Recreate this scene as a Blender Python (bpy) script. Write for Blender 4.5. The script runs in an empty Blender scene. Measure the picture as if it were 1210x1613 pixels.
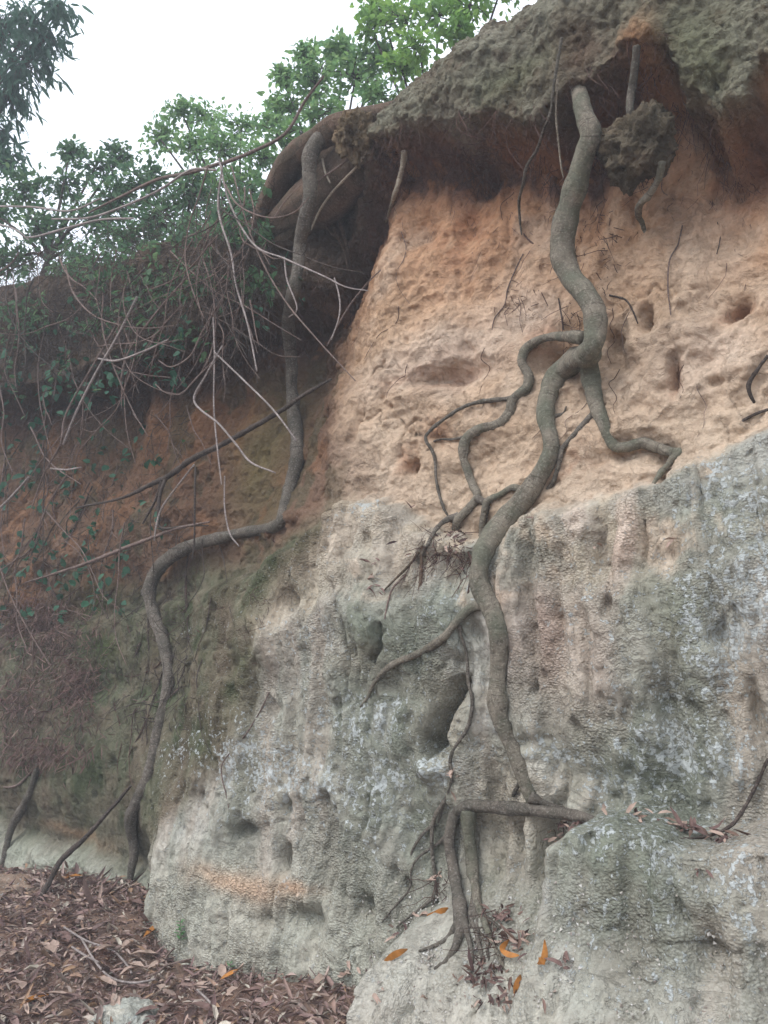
import bpy, math, random
import numpy as np
from mathutils import Vector
random.seed(7)
rng = np.random.default_rng(7)
scene = bpy.context.scene
COL = scene.collection

# ------------------------------------------------------------------ camera, sky, sun, exposure
CAM = np.array([0.0, 0.0, 1.5]); PITCH = math.radians(10.3); FPX = 1266.0; CX, CY = 605.0, 806.5
cd = bpy.data.cameras.new("camera"); cam = bpy.data.objects.new("camera", cd); COL.objects.link(cam)
cam.location = CAM; cam.rotation_euler = (math.pi / 2 + PITCH, 0, 0)
cd.sensor_fit = 'VERTICAL'; cd.sensor_height = 24.0; cd.lens = 24.0 * FPX / 1613.0
cd.clip_start = 0.05; cd.clip_end = 500
scene.camera = cam
SUN_EL, SUN_AZ = math.radians(48), math.radians(-58)      # azimuth measured from +Y (view) towards +X, sun stands left
world = bpy.data.worlds.new("World"); scene.world = world; world.use_nodes = True
wn = world.node_tree; bg = wn.nodes['Background']
sky = wn.nodes.new('ShaderNodeTexSky'); sky.sky_type = 'NISHITA'; sky.sun_disc = False
sky.sun_elevation = SUN_EL; sky.sun_rotation = math.radians(-125); sky.air_density = 1.0; sky.dust_density = 5.0; sky.ozone_density = 1.0
hs = wn.nodes.new('ShaderNodeHueSaturation'); hs.inputs['Saturation'].default_value = 0.42; hs.inputs['Value'].default_value = 1.0
wn.links.new(sky.outputs[0], hs.inputs['Color'])
cloud = wn.nodes.new('ShaderNodeMix'); cloud.data_type = 'RGBA'; cloud.inputs[0].default_value = 0.72; cloud.inputs[7].default_value = (7.5, 8.1, 9.1, 1)   # thin bright overcast
wn.links.new(hs.outputs[0], cloud.inputs[6]); wn.links.new(cloud.outputs[2], bg.inputs[0]); bg.inputs[1].default_value = 0.13
sl = bpy.data.lights.new("sun", 'SUN'); sl.energy = 0.8; sl.angle = math.radians(38); sl.color = (1.0, 0.97, 0.95)
sun = bpy.data.objects.new("sun", sl); COL.objects.link(sun)
SUN_DIR = Vector((-0.82, -0.62, 1.15)).normalized()        # towards the bright open sky, left of and behind the viewer
sun.rotation_euler = SUN_DIR.to_track_quat('Z', 'Y').to_euler(); sun.location = (-6, -4, 9)
scene.view_settings.view_transform = 'Standard'; scene.view_settings.look = 'None'
scene.view_settings.exposure = 1.0; scene.view_settings.gamma = 1.0

# ------------------------------------------------------------------ helpers
def ray(px, py):
    x = (px - CX) / FPX; y = -(py - CY) / FPX
    d = np.array([x, math.cos(PITCH) - y * math.sin(PITCH), math.sin(PITCH) + y * math.cos(PITCH)])
    return d
# the bank's mean face: a vertical plane through A0; S runs along it to the far left, N points out of it
A0 = np.array([-1.15, 4.10, 0.0]); SD = np.array([-0.793, 0.609, 0.0]); ND = np.array([-0.609, -0.793, 0.0])
def W(px, py, n=0.0):
    d = ray(px, py); t = (n - (CAM - A0) @ ND) / (d @ ND); p = CAM + d * t
    return (p - A0) @ SD, p[2]
def PN(px, py, n=0.0):
    d = ray(px, py); t = (n - (CAM - A0) @ ND) / (d @ ND); return CAM + d * t
def PD(px, py, depth):
    return CAM + ray(px, py) * depth
def P3(s, z, n):
    s = np.asarray(s)[..., None]; z = np.asarray(z)[..., None]; n = np.asarray(n)[..., None]
    return A0 + s * SD + n * ND + z * np.array([0, 0, 1.0])
def sst(x, a=0.0, b=1.0):
    t = np.clip((x - a) / (b - a), 0, 1); return t * t * (3 - 2 * t)
def _h(ix, iy, iz, seed):
    h = (ix.astype(np.uint32) * np.uint32(374761393)) ^ (iy.astype(np.uint32) * np.uint32(668265263)) ^ (iz.astype(np.uint32) * np.uint32(2147483647 - 19)) ^ np.uint32((seed * 362437 + 12345) & 0xffffffff)
    h = (h ^ (h >> np.uint32(13))) * np.uint32(1274126177); h = h ^ (h >> np.uint32(16))
    h = h * np.uint32(2246822519); h = h ^ (h >> np.uint32(15))
    return h.astype(np.float32) * np.float32(2.0 / 4294967295.0) - np.float32(1)
def vnoise(x, y, z=None, seed=0):
    x = np.asarray(x, dtype=np.float32); y = np.asarray(y, dtype=np.float32) + np.float32(0)
    x, y = np.broadcast_arrays(x, y)
    ix = np.floor(x).astype(np.int64); iy = np.floor(y).astype(np.int64); fx = x - ix; fy = y - iy
    u = fx * fx * fx * (fx * (fx * 6 - 15) + 10); v = fy * fy * fy * (fy * (fy * 6 - 15) + 10)
    def layer(iz):
        a = _h(ix, iy, iz, seed); b = _h(ix + 1, iy, iz, seed); c = _h(ix, iy + 1, iz, seed); d = _h(ix + 1, iy + 1, iz, seed)
        return (a + (b - a) * u) * (1 - v) + (c + (d - c) * u) * v
    if z is None:
        return layer(np.zeros_like(ix))
    z = np.asarray(z, dtype=np.float32); iz = np.floor(z).astype(np.int64); fz = z - iz; w = fz * fz * fz * (fz * (fz * 6 - 15) + 10)
    return layer(iz) * (1 - w) + layer(iz + 1) * w
def fbm(x, y, z=None, oct=5, gain=0.5, lac=2.03, seed=0, ridged=False):
    tot = 0; amp = 1.0; f = 1.0; nrm = 0
    for o in range(oct):
        v = vnoise(np.asarray(x) * f + o * 7.3, np.asarray(y) * f - o * 3.1, None if z is None else np.asarray(z) * f + o * 5.7, seed + o)
        if ridged: v = 1 - 2 * np.abs(v)
        tot = tot + v * amp; nrm += amp; amp *= gain; f *= lac
    return tot / nrm
def cell(x, y, seed=0):
    """distance to the nearest scattered point (Worley F1) and that point's random value"""
    x = np.asarray(x, dtype=np.float32); y = np.asarray(y, dtype=np.float32)
    ix = np.floor(x).astype(np.int64); iy = np.floor(y).astype(np.int64); best = np.full(x.shape, 9.0, np.float32); rv = np.zeros(x.shape, np.float32)
    zz = np.zeros_like(ix)
    for dx in (-1, 0, 1):
        for dy in (-1, 0, 1):
            jx = ix + dx; jy = iy + dy
            a = _h(jx, jy, zz, seed) * 0.5 + 0.5; b = _h(jx, jy, zz, seed + 1) * 0.5 + 0.5
            d = np.sqrt((jx + a - x) ** 2 + (jy + b - y) ** 2); m = d < best
            best = np.where(m, d, best); rv = np.where(m, _h(jx, jy, zz, seed + 2) * 0.5 + 0.5, rv)
    return best, rv
def lin(c):
    c = np.asarray(c, dtype=float) / 255.0
    return np.where(c <= 0.04045, c / 12.92, ((c + 0.055) / 1.055) ** 2.4)

# ------------------------------------------------------------------ materials
def nt(name, rough=0.9, spec=0.15):
    m = bpy.data.materials.new(name); m.use_nodes = True; t = m.node_tree; b = t.nodes['Principled BSDF']
    b.inputs['Roughness'].default_value = rough; b.inputs['Specular IOR Level'].default_value = spec
    return m, t, b
def N(t, kind, **kw):
    n = t.nodes.new(kind)
    for k, v in kw.items():
        if k in n.inputs: n.inputs[k].default_value = v
        else: setattr(n, k, v)
    return n
def mixc(t, fac, a, b, mode='MIX'):
    n = t.nodes.new('ShaderNodeMix'); n.data_type = 'RGBA'; n.blend_type = mode
    for sock, val in ((n.inputs[0], fac), (n.inputs[6], a), (n.inputs[7], b)):
        if isinstance(val, bpy.types.NodeSocket): t.links.new(val, sock)
        elif isinstance(val, (int, float)): sock.default_value = val
        else: sock.default_value = (*val[:3], 1)
    return n.outputs[2]
def mth(t, op, a, b=0.0, c=None):
    n = t.nodes.new('ShaderNodeMath'); n.operation = op
    for i, v in enumerate((a, b, c)):
        if v is None: continue
        if isinstance(v, bpy.types.NodeSocket): t.links.new(v, n.inputs[i])
        else: n.inputs[i].default_value = v
    return n.outputs[0]
def rmp(t, v, a, b, c=0.0, d=1.0):
    n = t.nodes.new('ShaderNodeMapRange'); n.interpolation_type = 'SMOOTHSTEP'
    t.links.new(v, n.inputs[0]); n.inputs[1].default_value = a; n.inputs[2].default_value = b; n.inputs[3].default_value = c; n.inputs[4].default_value = d
    return n.outputs[0]
def noise(t, co, scale, det=4, rough=0.55, dist=0.0):
    n = t.nodes.new('ShaderNodeTexNoise'); n.inputs['Scale'].default_value = scale; n.inputs['Detail'].default_value = det
    n.inputs['Roughness'].default_value = rough; n.inputs['Distortion'].default_value = dist; t.links.new(co, n.inputs['Vector']); return n.outputs['Fac']
def voro(t, co, scale, feat='F1'):
    n = t.nodes.new('ShaderNodeTexVoronoi'); n.feature = feat; n.inputs['Scale'].default_value = scale; t.links.new(co, n.inputs['Vector']); return n.outputs['Distance']
def stretch(t, co, sx, sy, sz):
    n = t.nodes.new('ShaderNodeMapping'); n.inputs['Scale'].default_value = (sx, sy, sz); t.links.new(co, n.inputs[0]); return n.outputs[0]

def mat_bank():
    m, t, b = nt("bank_earth_and_rock", 0.95, 0.08)
    co = t.nodes.new('ShaderNodeTexCoord').outputs['Object']
    at = N(t, 'ShaderNodeAttribute', attribute_name='tone'); mk = N(t, 'ShaderNodeAttribute', attribute_name='surf')
    sp = t.nodes.new('ShaderNodeSeparateColor'); t.links.new(mk.outputs['Color'], sp.inputs[0])
    lich, grain, sod = sp.outputs[0], sp.outputs[1], sp.outputs[2]
    # mottling of the base colour
    n1 = noise(t, co, 9, 6, 0.62); n2 = noise(t, co, 75, 4, 0.6); n3 = noise(t, stretch(t, co, 22, 22, 3.0), 1.0, 5, 0.6)
    c = mixc(t, rmp(t, n1, 0.25, 0.75), mixc(t, 1.0, at.outputs['Color'], (0.80, 0.77, 0.74), 'MULTIPLY'), mixc(t, 1.0, at.outputs['Color'], (1.14, 1.14, 1.13), 'MULTIPLY'))
    c = mixc(t, mth(t, 'MULTIPLY', rmp(t, n3, 0.5, 0.75), 0.35), c, mixc(t, 1.0, at.outputs['Color'], (0.78, 0.72, 0.68), 'MULTIPLY'))
    n4 = noise(t, co, 28, 5, 0.7, 0.8)
    c = mixc(t, mth(t, 'MULTIPLY', rmp(t, n4, 0.55, 0.68), 0.5), c, mixc(t, 1.0, c, (0.66, 0.64, 0.60), 'MULTIPLY'))
    # fine grains, dark and pale
    c = mixc(t, mth(t, 'MULTIPLY', rmp(t, n2, 0.52, 0.75), 0.45), c, mixc(t, 1.0, c, (1.45, 1.42, 1.4), 'MULTIPLY'))
    c = mixc(t, mth(t, 'MULTIPLY', rmp(t, n2, 0.47, 0.25), 0.5), c, mixc(t, 1.0, c, (0.52, 0.50, 0.48), 'MULTIPLY'))
    v1 = voro(t, stretch(t, co, 1, 1, 1.5), 95); v2 = voro(t, co, 42); gv = rmp(t, noise(t, co, 4.5, 4, 0.6), 0.38, 0.62); grain = mth(t, 'MULTIPLY', grain, mth(t, 'ADD', mth(t, 'MULTIPLY', gv, 1.15), 0.1))
    c = mixc(t, mth(t, 'MULTIPLY', mth(t, 'MULTIPLY', rmp(t, v1, 0.35, 0.75), grain), 0.55), c, mixc(t, 1.0, c, (0.55, 0.53, 0.48), 'MULTIPLY'))
    # grit: scattered pale quartz grains
    v3 = voro(t, co, 130)
    c = mixc(t, mth(t, 'MULTIPLY', mth(t, 'MULTIPLY', rmp(t, v3, 0.16, 0.10), rmp(t, noise(t, co, 14, 3), 0.45, 0.62)), 0.55), c, (0.62, 0.60, 0.55))
    # lichen crusts
    l1 = noise(t, co, 52, 6, 0.72, 0.2); l2 = noise(t, co, 13, 4, 0.65)
    lt = mth(t, 'ADD', mth(t, 'MULTIPLY', l1, 0.75), mth(t, 'MULTIPLY', l2, 0.25))
    lm = rmp(t, mth(t, 'ADD', lt, mth(t, 'MULTIPLY', lich, 0.11)), 0.607, 0.630)
    c = mixc(t, mth(t, 'MULTIPLY', lm, rmp(t, lich, 0.02, 0.25, 0.0, 0.85)), c, (0.50, 0.53, 0.52))
    t.links.new(c, b.inputs['Base Color'])
    # relief
    h = mth(t, 'ADD', mth(t, 'MULTIPLY', noise(t, co, 30, 8, 0.68), mth(t, 'ADD', mth(t, 'MULTIPLY', gv, 0.014), 0.010)), mth(t, 'MULTIPLY', n2, 0.006))
    fold = mth(t, 'ABSOLUTE', mth(t, 'SUBTRACT', noise(t, co, 7, 6, 0.65, 0.7), 0.5)); h = mth(t, 'ADD', h, mth(t, 'MULTIPLY', rmp(t, fold, 0.0, 0.03), 0.0035))
    h = mth(t, 'ADD', h, mth(t, 'MULTIPLY', mth(t, 'MULTIPLY', v1, grain), -0.008))
    h = mth(t, 'ADD', h, mth(t, 'MULTIPLY', mth(t, 'MULTIPLY', v2, sod), -0.020))
    h = mth(t, 'ADD', h, mth(t, 'MULTIPLY', mth(t, 'MULTIPLY', noise(t, co, 120, 3, 0.7), sod), 0.010))
    h = mth(t, 'ADD', h, mth(t, 'MULTIPLY', lm, 0.002))
    bp = N(t, 'ShaderNodeBump', Strength=0.95, Distance=1.0); t.links.new(h, bp.inputs['Height']); t.links.new(bp.outputs[0], b.inputs['Normal'])
    return m

def mat_bark(name, base, dark, pale, moss=None, mossamt=0.0, bump=1.0):
    m, t, b = nt(name, 0.85, 0.12)
    co = t.nodes.new('ShaderNodeTexCoord').outputs['Object']
    uv = N(t, 'ShaderNodeUVMap', uv_map='UVMap').outputs[0]
    n1 = noise(t, co, 14, 5, 0.6); n2 = noise(t, co, 120, 4, 0.6)
    wr = noise(t, stretch(t, uv, 75, 14, 1), 1.0, 5, 0.7, 1.6)     # creases across the root
    fu = noise(t, stretch(t, uv, 5, 70, 1), 1.0, 5, 0.65, 1.0)        # long fibres
    c = mixc(t, rmp(t, n1, 0.35, 0.65), base, [x * 0.6 for x in base])
    c = mixc(t, mth(t, 'MULTIPLY', rmp(t, fu, 0.52, 0.68), 0.6), c, dark)
    c = mixc(t, mth(t, 'MULTIPLY', rmp(t, wr, 0.52, 0.64), 0.7), c, dark)
    c = mixc(t, mth(t, 'MULTIPLY', rmp(t, n2, 0.52, 0.66), 0.55), c, pale)
    if moss is not None: c = mixc(t, mth(t, 'MULTIPLY', rmp(t, noise(t, co, 7, 4, 0.6), 0.42, 0.66), mossamt), c, moss)
    t.links.new(c, b.inputs['Base Color'])
    h = mth(t, 'ADD', mth(t, 'MULTIPLY', wr, -0.006 * bump), mth(t, 'MULTIPLY', fu, -0.006 * bump))
    h = mth(t, 'ADD', h, mth(t, 'MULTIPLY', noise(t, co, 45, 7, 0.72), 0.014 * bump))
    bp = N(t, 'ShaderNodeBump', Strength=0.8, Distance=1.0); t.links.new(h, bp.inputs['Height']); t.links.new(bp.outputs[0], b.inputs['Normal'])
    return m

def mat_leaf(name, cols, rough=0.6, trans=0.35, spec=0.3):
    """per-leaf colour from the random of each mesh island; light passes through"""
    m = bpy.data.materials.new(name); m.use_nodes = True; t = m.node_tree; b = t.nodes['Principled BSDF']
    b.inputs['Roughness'].default_value = rough; b.inputs['Specular IOR Level'].default_value = spec
    g = t.nodes.new('ShaderNodeNewGeometry'); r = t.nodes.new('ShaderNodeValToRGB'); t.links.new(g.outputs['Random Per Island'], r.inputs[0])
    e = r.color_ramp.elements
    for i, c in enumerate(cols):
        p = i / max(1, len(cols) - 1)
        if i == 0: e[0].position = 0; e[0].color = (*c, 1)
        elif i == len(cols) - 1: e[-1].position = 1; e[-1].color = (*c, 1)
        else: x = e.new(p); x.color = (*c, 1)
    co = t.nodes.new('ShaderNodeTexCoord').outputs['Object']
    c = mixc(t, rmp(t, noise(t, co, 60, 3), 0.3, 0.7), r.outputs[0], mixc(t, 1.0, r.outputs[0], (0.7, 0.72, 0.7), 'MULTIPLY'))
    t.links.new(c, b.inputs['Base Color'])
    if trans > 0:
        tr = t.nodes.new('ShaderNodeBsdfTranslucent'); t.links.new(c, tr.inputs[0]); mx = t.nodes.new('ShaderNodeMixShader'); mx.inputs[0].default_value = trans
        t.links.new(b.outputs[0], mx.inputs[1]); t.links.new(tr.outputs[0], mx.inputs[2]); t.links.new(mx.outputs[0], t.nodes['Material Output'].inputs[0])
    return m

# ------------------------------------------------------------------ mesh linking
def tag(o, label=None, cat=None, group=None, kind=None):
    for k, v in (('label', label), ('category', cat), ('group', group), ('kind', kind)):
        if v is not None: o[k] = v
    return o
def mesh_obj(name, verts, faces, mat, parent=None, origin=None, smooth=True, uv=None):
    """faces: (n,k) int array or list of such arrays"""
    verts = np.asarray(verts, dtype=np.float32)
    if not isinstance(faces, list): faces = [faces]
    faces = [np.asarray(f, dtype=np.int32) for f in faces if len(f)]
    if origin is None: origin = np.array(parent.location) if parent is not None else np.zeros(3)
    me = bpy.data.meshes.new(name); me.vertices.add(len(verts)); me.vertices.foreach_set('co', (verts - np.asarray(origin, dtype=np.float32)).ravel())
    nl = sum(f.size for f in faces); npoly = sum(len(f) for f in faces)
    me.loops.add(nl); me.polygons.add(npoly)
    me.loops.foreach_set('vertex_index', np.concatenate([f.ravel() for f in faces]))
    tot = np.concatenate([np.full(len(f), f.shape[1]) for f in faces]); st = np.concatenate([[0], np.cumsum(tot)[:-1]])
    me.polygons.foreach_set('loop_start', st.astype(np.int32)); me.polygons.foreach_set('loop_total', tot.astype(np.int32))
    me.polygons.foreach_set('use_smooth', np.full(npoly, smooth)); me.update(calc_edges=True)
    if uv is not None:
        l = me.uv_layers.new(name='UVMap'); l.data.foreach_set('uv', np.asarray(uv, dtype=np.float32)[np.concatenate([f.ravel() for f in faces])].ravel())
    me.materials.append(mat)
    o = bpy.data.objects.new(name, me); COL.objects.link(o)
    if parent is not None: o.parent = parent; o.location = np.asarray(origin) - np.array(parent.location)
    else: o.location = origin
    return o
def empty(name, loc, label, cat, group=None):
    o = bpy.data.objects.new(name, None); COL.objects.link(o); o.location = tuple(float(v) for v in loc); o.empty_display_size = 0.1
    return tag(o, label, cat, group)

# ------------------------------------------------------------------ the bank: lines surveyed on its face
def line_s(pts, n):
    """polyline of (px, py) -> z as a function of s"""
    a = sorted(W(x, y, n if not isinstance(n, (list, tuple)) else n[i]) for i, (x, y) in enumerate(pts)); a = np.array(a)
    return lambda s: np.interp(s, a[:, 0], a[:, 1])
def line_z(pts, n):
    a = sorted((W(x, y, n)[1], W(x, y, n)[0]) for x, y in pts); a = np.array(a)
    return lambda z: np.interp(z, a[:, 0], a[:, 1])
TOPL = [(-300, 530), (-150, 500), (0, 468), (100, 448), (200, 416), (300, 382), (360, 348), (410, 312), (440, 258), (480, 208), (540, 182), (600, 152), (650, 108), (720, 66), (790, 30), (845, -3), (1000, -95), (1210, -215), (1400, -330)]
z_top = line_s(TOPL, [-0.25, -0.25, -0.25, -0.25, -0.22, -0.2, -0.15, -0.1, -0.05, 0, 0, 0.05, 0.08, 0.08, 0.08, 0.08, 0.08, 0.08, 0.08])
z_brow = line_s([(-200, 640), (0, 590), (120, 560), (220, 520), (300, 480), (380, 440), (430, 400), (500, 300), (560, 215), (620, 196), (680, 200), (720, 192), (770, 186), (820, 200), (870, 190), (905, 150), (960, 130), (1000, 95), (1055, 90), (1072, 160), (1120, 196), (1165, 186), (1190, 120), (1250, 90), (1500, -30)], 0.14)
z_ledge = line_s([(-200, 1060), (0, 990), (120, 960), (250, 930), (350, 905), (430, 880), (470, 845), (520, 800), (570, 778), (600, 785), (640, 812), (700, 838), (760, 850), (800, 830), (860, 800), (930, 785), (1000, 768), (1050, 745), (1100, 722), (1210, 680), (1400, 600)], 0.05)
z_step2 = line_s([(300, 1100), (380, 1040), (440, 990), (480, 958), (530, 938), (610, 928), (680, 925), (740, 940), (850, 930), (950, 925), (1050, 900), (1210, 860)], 0.1)
z_shelf = line_s([(760, 1400), (830, 1350), (880, 1318), (920, 1295), (980, 1284), (1040, 1290), (1075, 1310), (1130, 1320), (1210, 1312), (1400, 1300)], 0.3)
s_corner = line_z([(550, 250), (525, 300), (508, 370), (497, 450), (495, 500), (505, 560), (503, 620), (498, 700), (485, 770), (450, 850), (425, 900), (385, 960), (365, 1050), (335, 1150), (285, 1250), (262, 1330), (252, 1400), (250, 1480), (250, 1560)], 0.06)
s_mound = line_z([(760, 1400), (700, 1425), (650, 1445), (600, 1468), (545, 1500), (525, 1530), (512, 1570), (516, 1640), (520, 1800)], 0.62)

NS, NV = 1150, 900
s_ax = np.concatenate([np.linspace(-6.0, -3.15, 90)[:-1], np.linspace(-3.15, 2.45, NS - 180), np.linspace(2.45, 9.0, 92)[1:]])
NS = len(s_ax); zb0 = -0.25
t_ax = np.linspace(0, 1, NV); ZT = z_top(s_ax) + 0.05 * fbm(s_ax * 1.7, s_ax * 0, oct=4, seed=3) * sst(s_ax, 2.5, 1.2) 
S = np.repeat(s_ax[:, None], NV, 1); Z = zb0 + t_ax[None, :] * (ZT[:, None] - zb0)

wx = S + 0.05 * fbm(S * 4, Z * 4, oct=4, seed=11); wz = Z + 0.05 * fbm(S * 4, Z * 4, oct=4, seed=17)
NSM = None
def samp(F, s, z):
    zt = np.interp(s, s_ax, ZT); t = (np.asarray(z) - zb0) / (zt - zb0)
    fi = np.interp(s, s_ax, np.arange(NS)); fj = np.clip(t, 0, 1) * (NV - 1)
    i = np.clip(fi.astype(int), 0, NS - 2); j = np.clip(fj.astype(int), 0, NV - 2); a = fi - i; b = fj - j
    v = F[i, j] * (1 - a) * (1 - b) + F[i + 1, j] * a * (1 - b) + F[i, j + 1] * (1 - a) * b + F[i + 1, j + 1] * a * b
    return v, t
_ts = np.linspace(1.0, 9.0, 1600)
def hit(px, py, F=None):
    """distance along the view ray to the bank's face; None when it passes over the top"""
    F = NSM if F is None else F
    d = ray(px, py); p = CAM + _ts[:, None] * d; q = p - A0; s = q @ SD; nn = q @ ND; z = p[:, 2]
    f, t = samp(F, s, z); ins = (nn < f) & (t < 1.0)
    i = np.argmax(ins)
    return float(_ts[i]) if ins[i] else None
_wc = {}
def WB(px, py, n=0.0):
    """where a photo position lies on the bank itself (once its large shape is known)"""
    if NSM is None: return W(px, py, n)
    if (px, py) not in _wc:
        h = hit(px, py)
        if h is None: _wc[px, py] = W(px, py, n)
        else: p = CAM + ray(px, py) * h; _wc[px, py] = ((p - A0) @ SD, p[2])
    return _wc[px, py]
def blob(px, py, rx, ry, n=0.0, ang=0.0, p=2.0, warp=1.0):
    s0, z0 = W(px, py, n); s1, _ = W(px + 1, py, n); _, z1 = W(px, py + 1, n); ds_, dz_ = abs(s1 - s0), abs(z1 - z0); s0, z0 = WB(px, py, n); s1, z1 = s0 + ds_, z0 + dz_
    ws = (S + (wx - S) * warp - s0) / abs(s1 - s0); wz_ = -(Z + (wz - Z) * warp - z0) / abs(z1 - z0)
    ws = -ws                                         # s grows to the left of the view
    ca, sa = math.cos(math.radians(ang)), math.sin(math.radians(ang))
    a = (ws * ca + wz_ * sa) / rx; b = (-ws * sa + wz_ * ca) / ry
    return np.exp(-(a * a + b * b) ** (p / 2))
def stroke(pts, r, n=0.0, warp=1.0):
    """distance to a polyline of photo positions, as a soft mask of radius r (m)"""
    q = [WB(x, y, n) for x, y in pts]; X = S + (wx - S) * warp; Y = Z + (wz - Z) * warp; d = np.full(S.shape, 9.0)
    for (a0, b0), (a1, b1) in zip(q[:-1], q[1:]):
        dx, dy = a1 - a0, b1 - b0; k = np.clip(((X - a0) * dx + (Y - b0) * dy) / (dx * dx + dy * dy + 1e-9), 0, 1)
        d = np.minimum(d, np.hypot(X - a0 - k * dx, Y - b0 - k * dy))
    return np.exp(-(d / r) ** 2)

zbw = z_brow(wx) + 0.03 * fbm(S * 9, Z * 9, oct=4, seed=5); zl = z_ledge(wx) + 0.045 * fbm(S * 7, Z * 3, oct=5, gain=.6, seed=6)
z2 = z_step2(wx) + 0.04 * fbm(S * 9, Z * 3, oct=4, seed=7); zsh = z_shelf(wx)
fw = 0.30 + 0.25 * sst(Z, 2.4, 2.8) + 0.62 * sst(Z, 0.38, 1.0) * sst(Z, 2.75, 2.1) - 0.14 * sst(Z, 0.5, 0.3)
far = sst(S - s_corner(Z) + 0.05 * fbm(S * 4, Z * 4, oct=4, seed=8), -0.18 * fw, 0.85 * fw)            # left of the corner the face steps back
far_top = sst(S, 0.1, 0.5)
brow = sst(Z - zbw, -0.035, 0.05)
under = (1 - brow)
clayh = np.clip((Z - zl) / np.maximum(zbw - zl, 0.2), 0, 1)
rock = sst(zl - Z, -0.03, 0.05)
rock2 = sst(z2 - Z, -0.03, 0.05)
shelf = sst(zsh + 0.015 * fbm(S * 14, Z * 3, oct=4, seed=9) - Z, -0.012, 0.022) * (1 - sst(S, W(900, 1310, .3)[0], W(840, 1340, .3)[0])) 
mound = 1 - sst(S - s_mound(Z), -0.05, 0.06)
n = -0.02 - 0.21 * clayh ** 1.6 * under * (1 - rock)
lb_ = sst(S, W(585, 200, .1)[0], W(540, 230, 0)[0]); n += brow * ((0.19 - 0.07 * sst(S, W(760, 200, .1)[0], W(680, 200, .1)[0])) * (1 - lb_) + 0.02 * lb_ + 0.06 * sst(S, -0.3, 0.3)) - 0.10 * lb_ * sst(S, -0.3, -0.7) * sst(Z, 2.6, 2.9)
stepn = 0.35 + 0.65 * sst(fbm(S * 3, Z * 2, oct=3, seed=13), -0.25, 0.25)
rsoft = sst(zl - Z, -0.05, 0.35)
n += 0.10 * (rock * stepn + rsoft * (1 - stepn)) + rock * 0.10 * sst(1.4 - Z, 0, 1.4) + 0.035 * rock2
n += rock * 0.05 * sst(-S, 1.0, 1.6) * np.exp(-((z2 - Z - 0.05) / 0.5) ** 2) + rock * 0.05 * np.abs(fbm(wx * 16, Z * 1.2, oct=3, seed=44)) * sst(-S, 1.4, 1.9) * (1 - rock2)
n += shelf * 0.30 + 0.06 * shelf * sst(0.9 - Z, 0, 0.6) - 0.05 * blob(1000, 1235, 160, 50)
lowm = sst(0.86 - Z + 0.10 * sst(S, -1.6, -0.9) * 0, 0, 0.45)
n += mound * lowm * (0.50 - 0.14 * sst(-S, 1.4, 2.2)) * (1 - shelf * 0.35)
n -= far * (0.25 - 0.05 * sst(2.6 - Z, 0, .5) + 0.14 * sst(0.9 - Z, 0, 0.5)) * (1 - brow * 0.6)
# left base: low pale rock toe
toe = sst(0.52 + 0.08 * fbm(S * 3, Z * 0, oct=3, seed=19) - Z, 0, 0.12) * far; n += toe * 0.10
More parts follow.
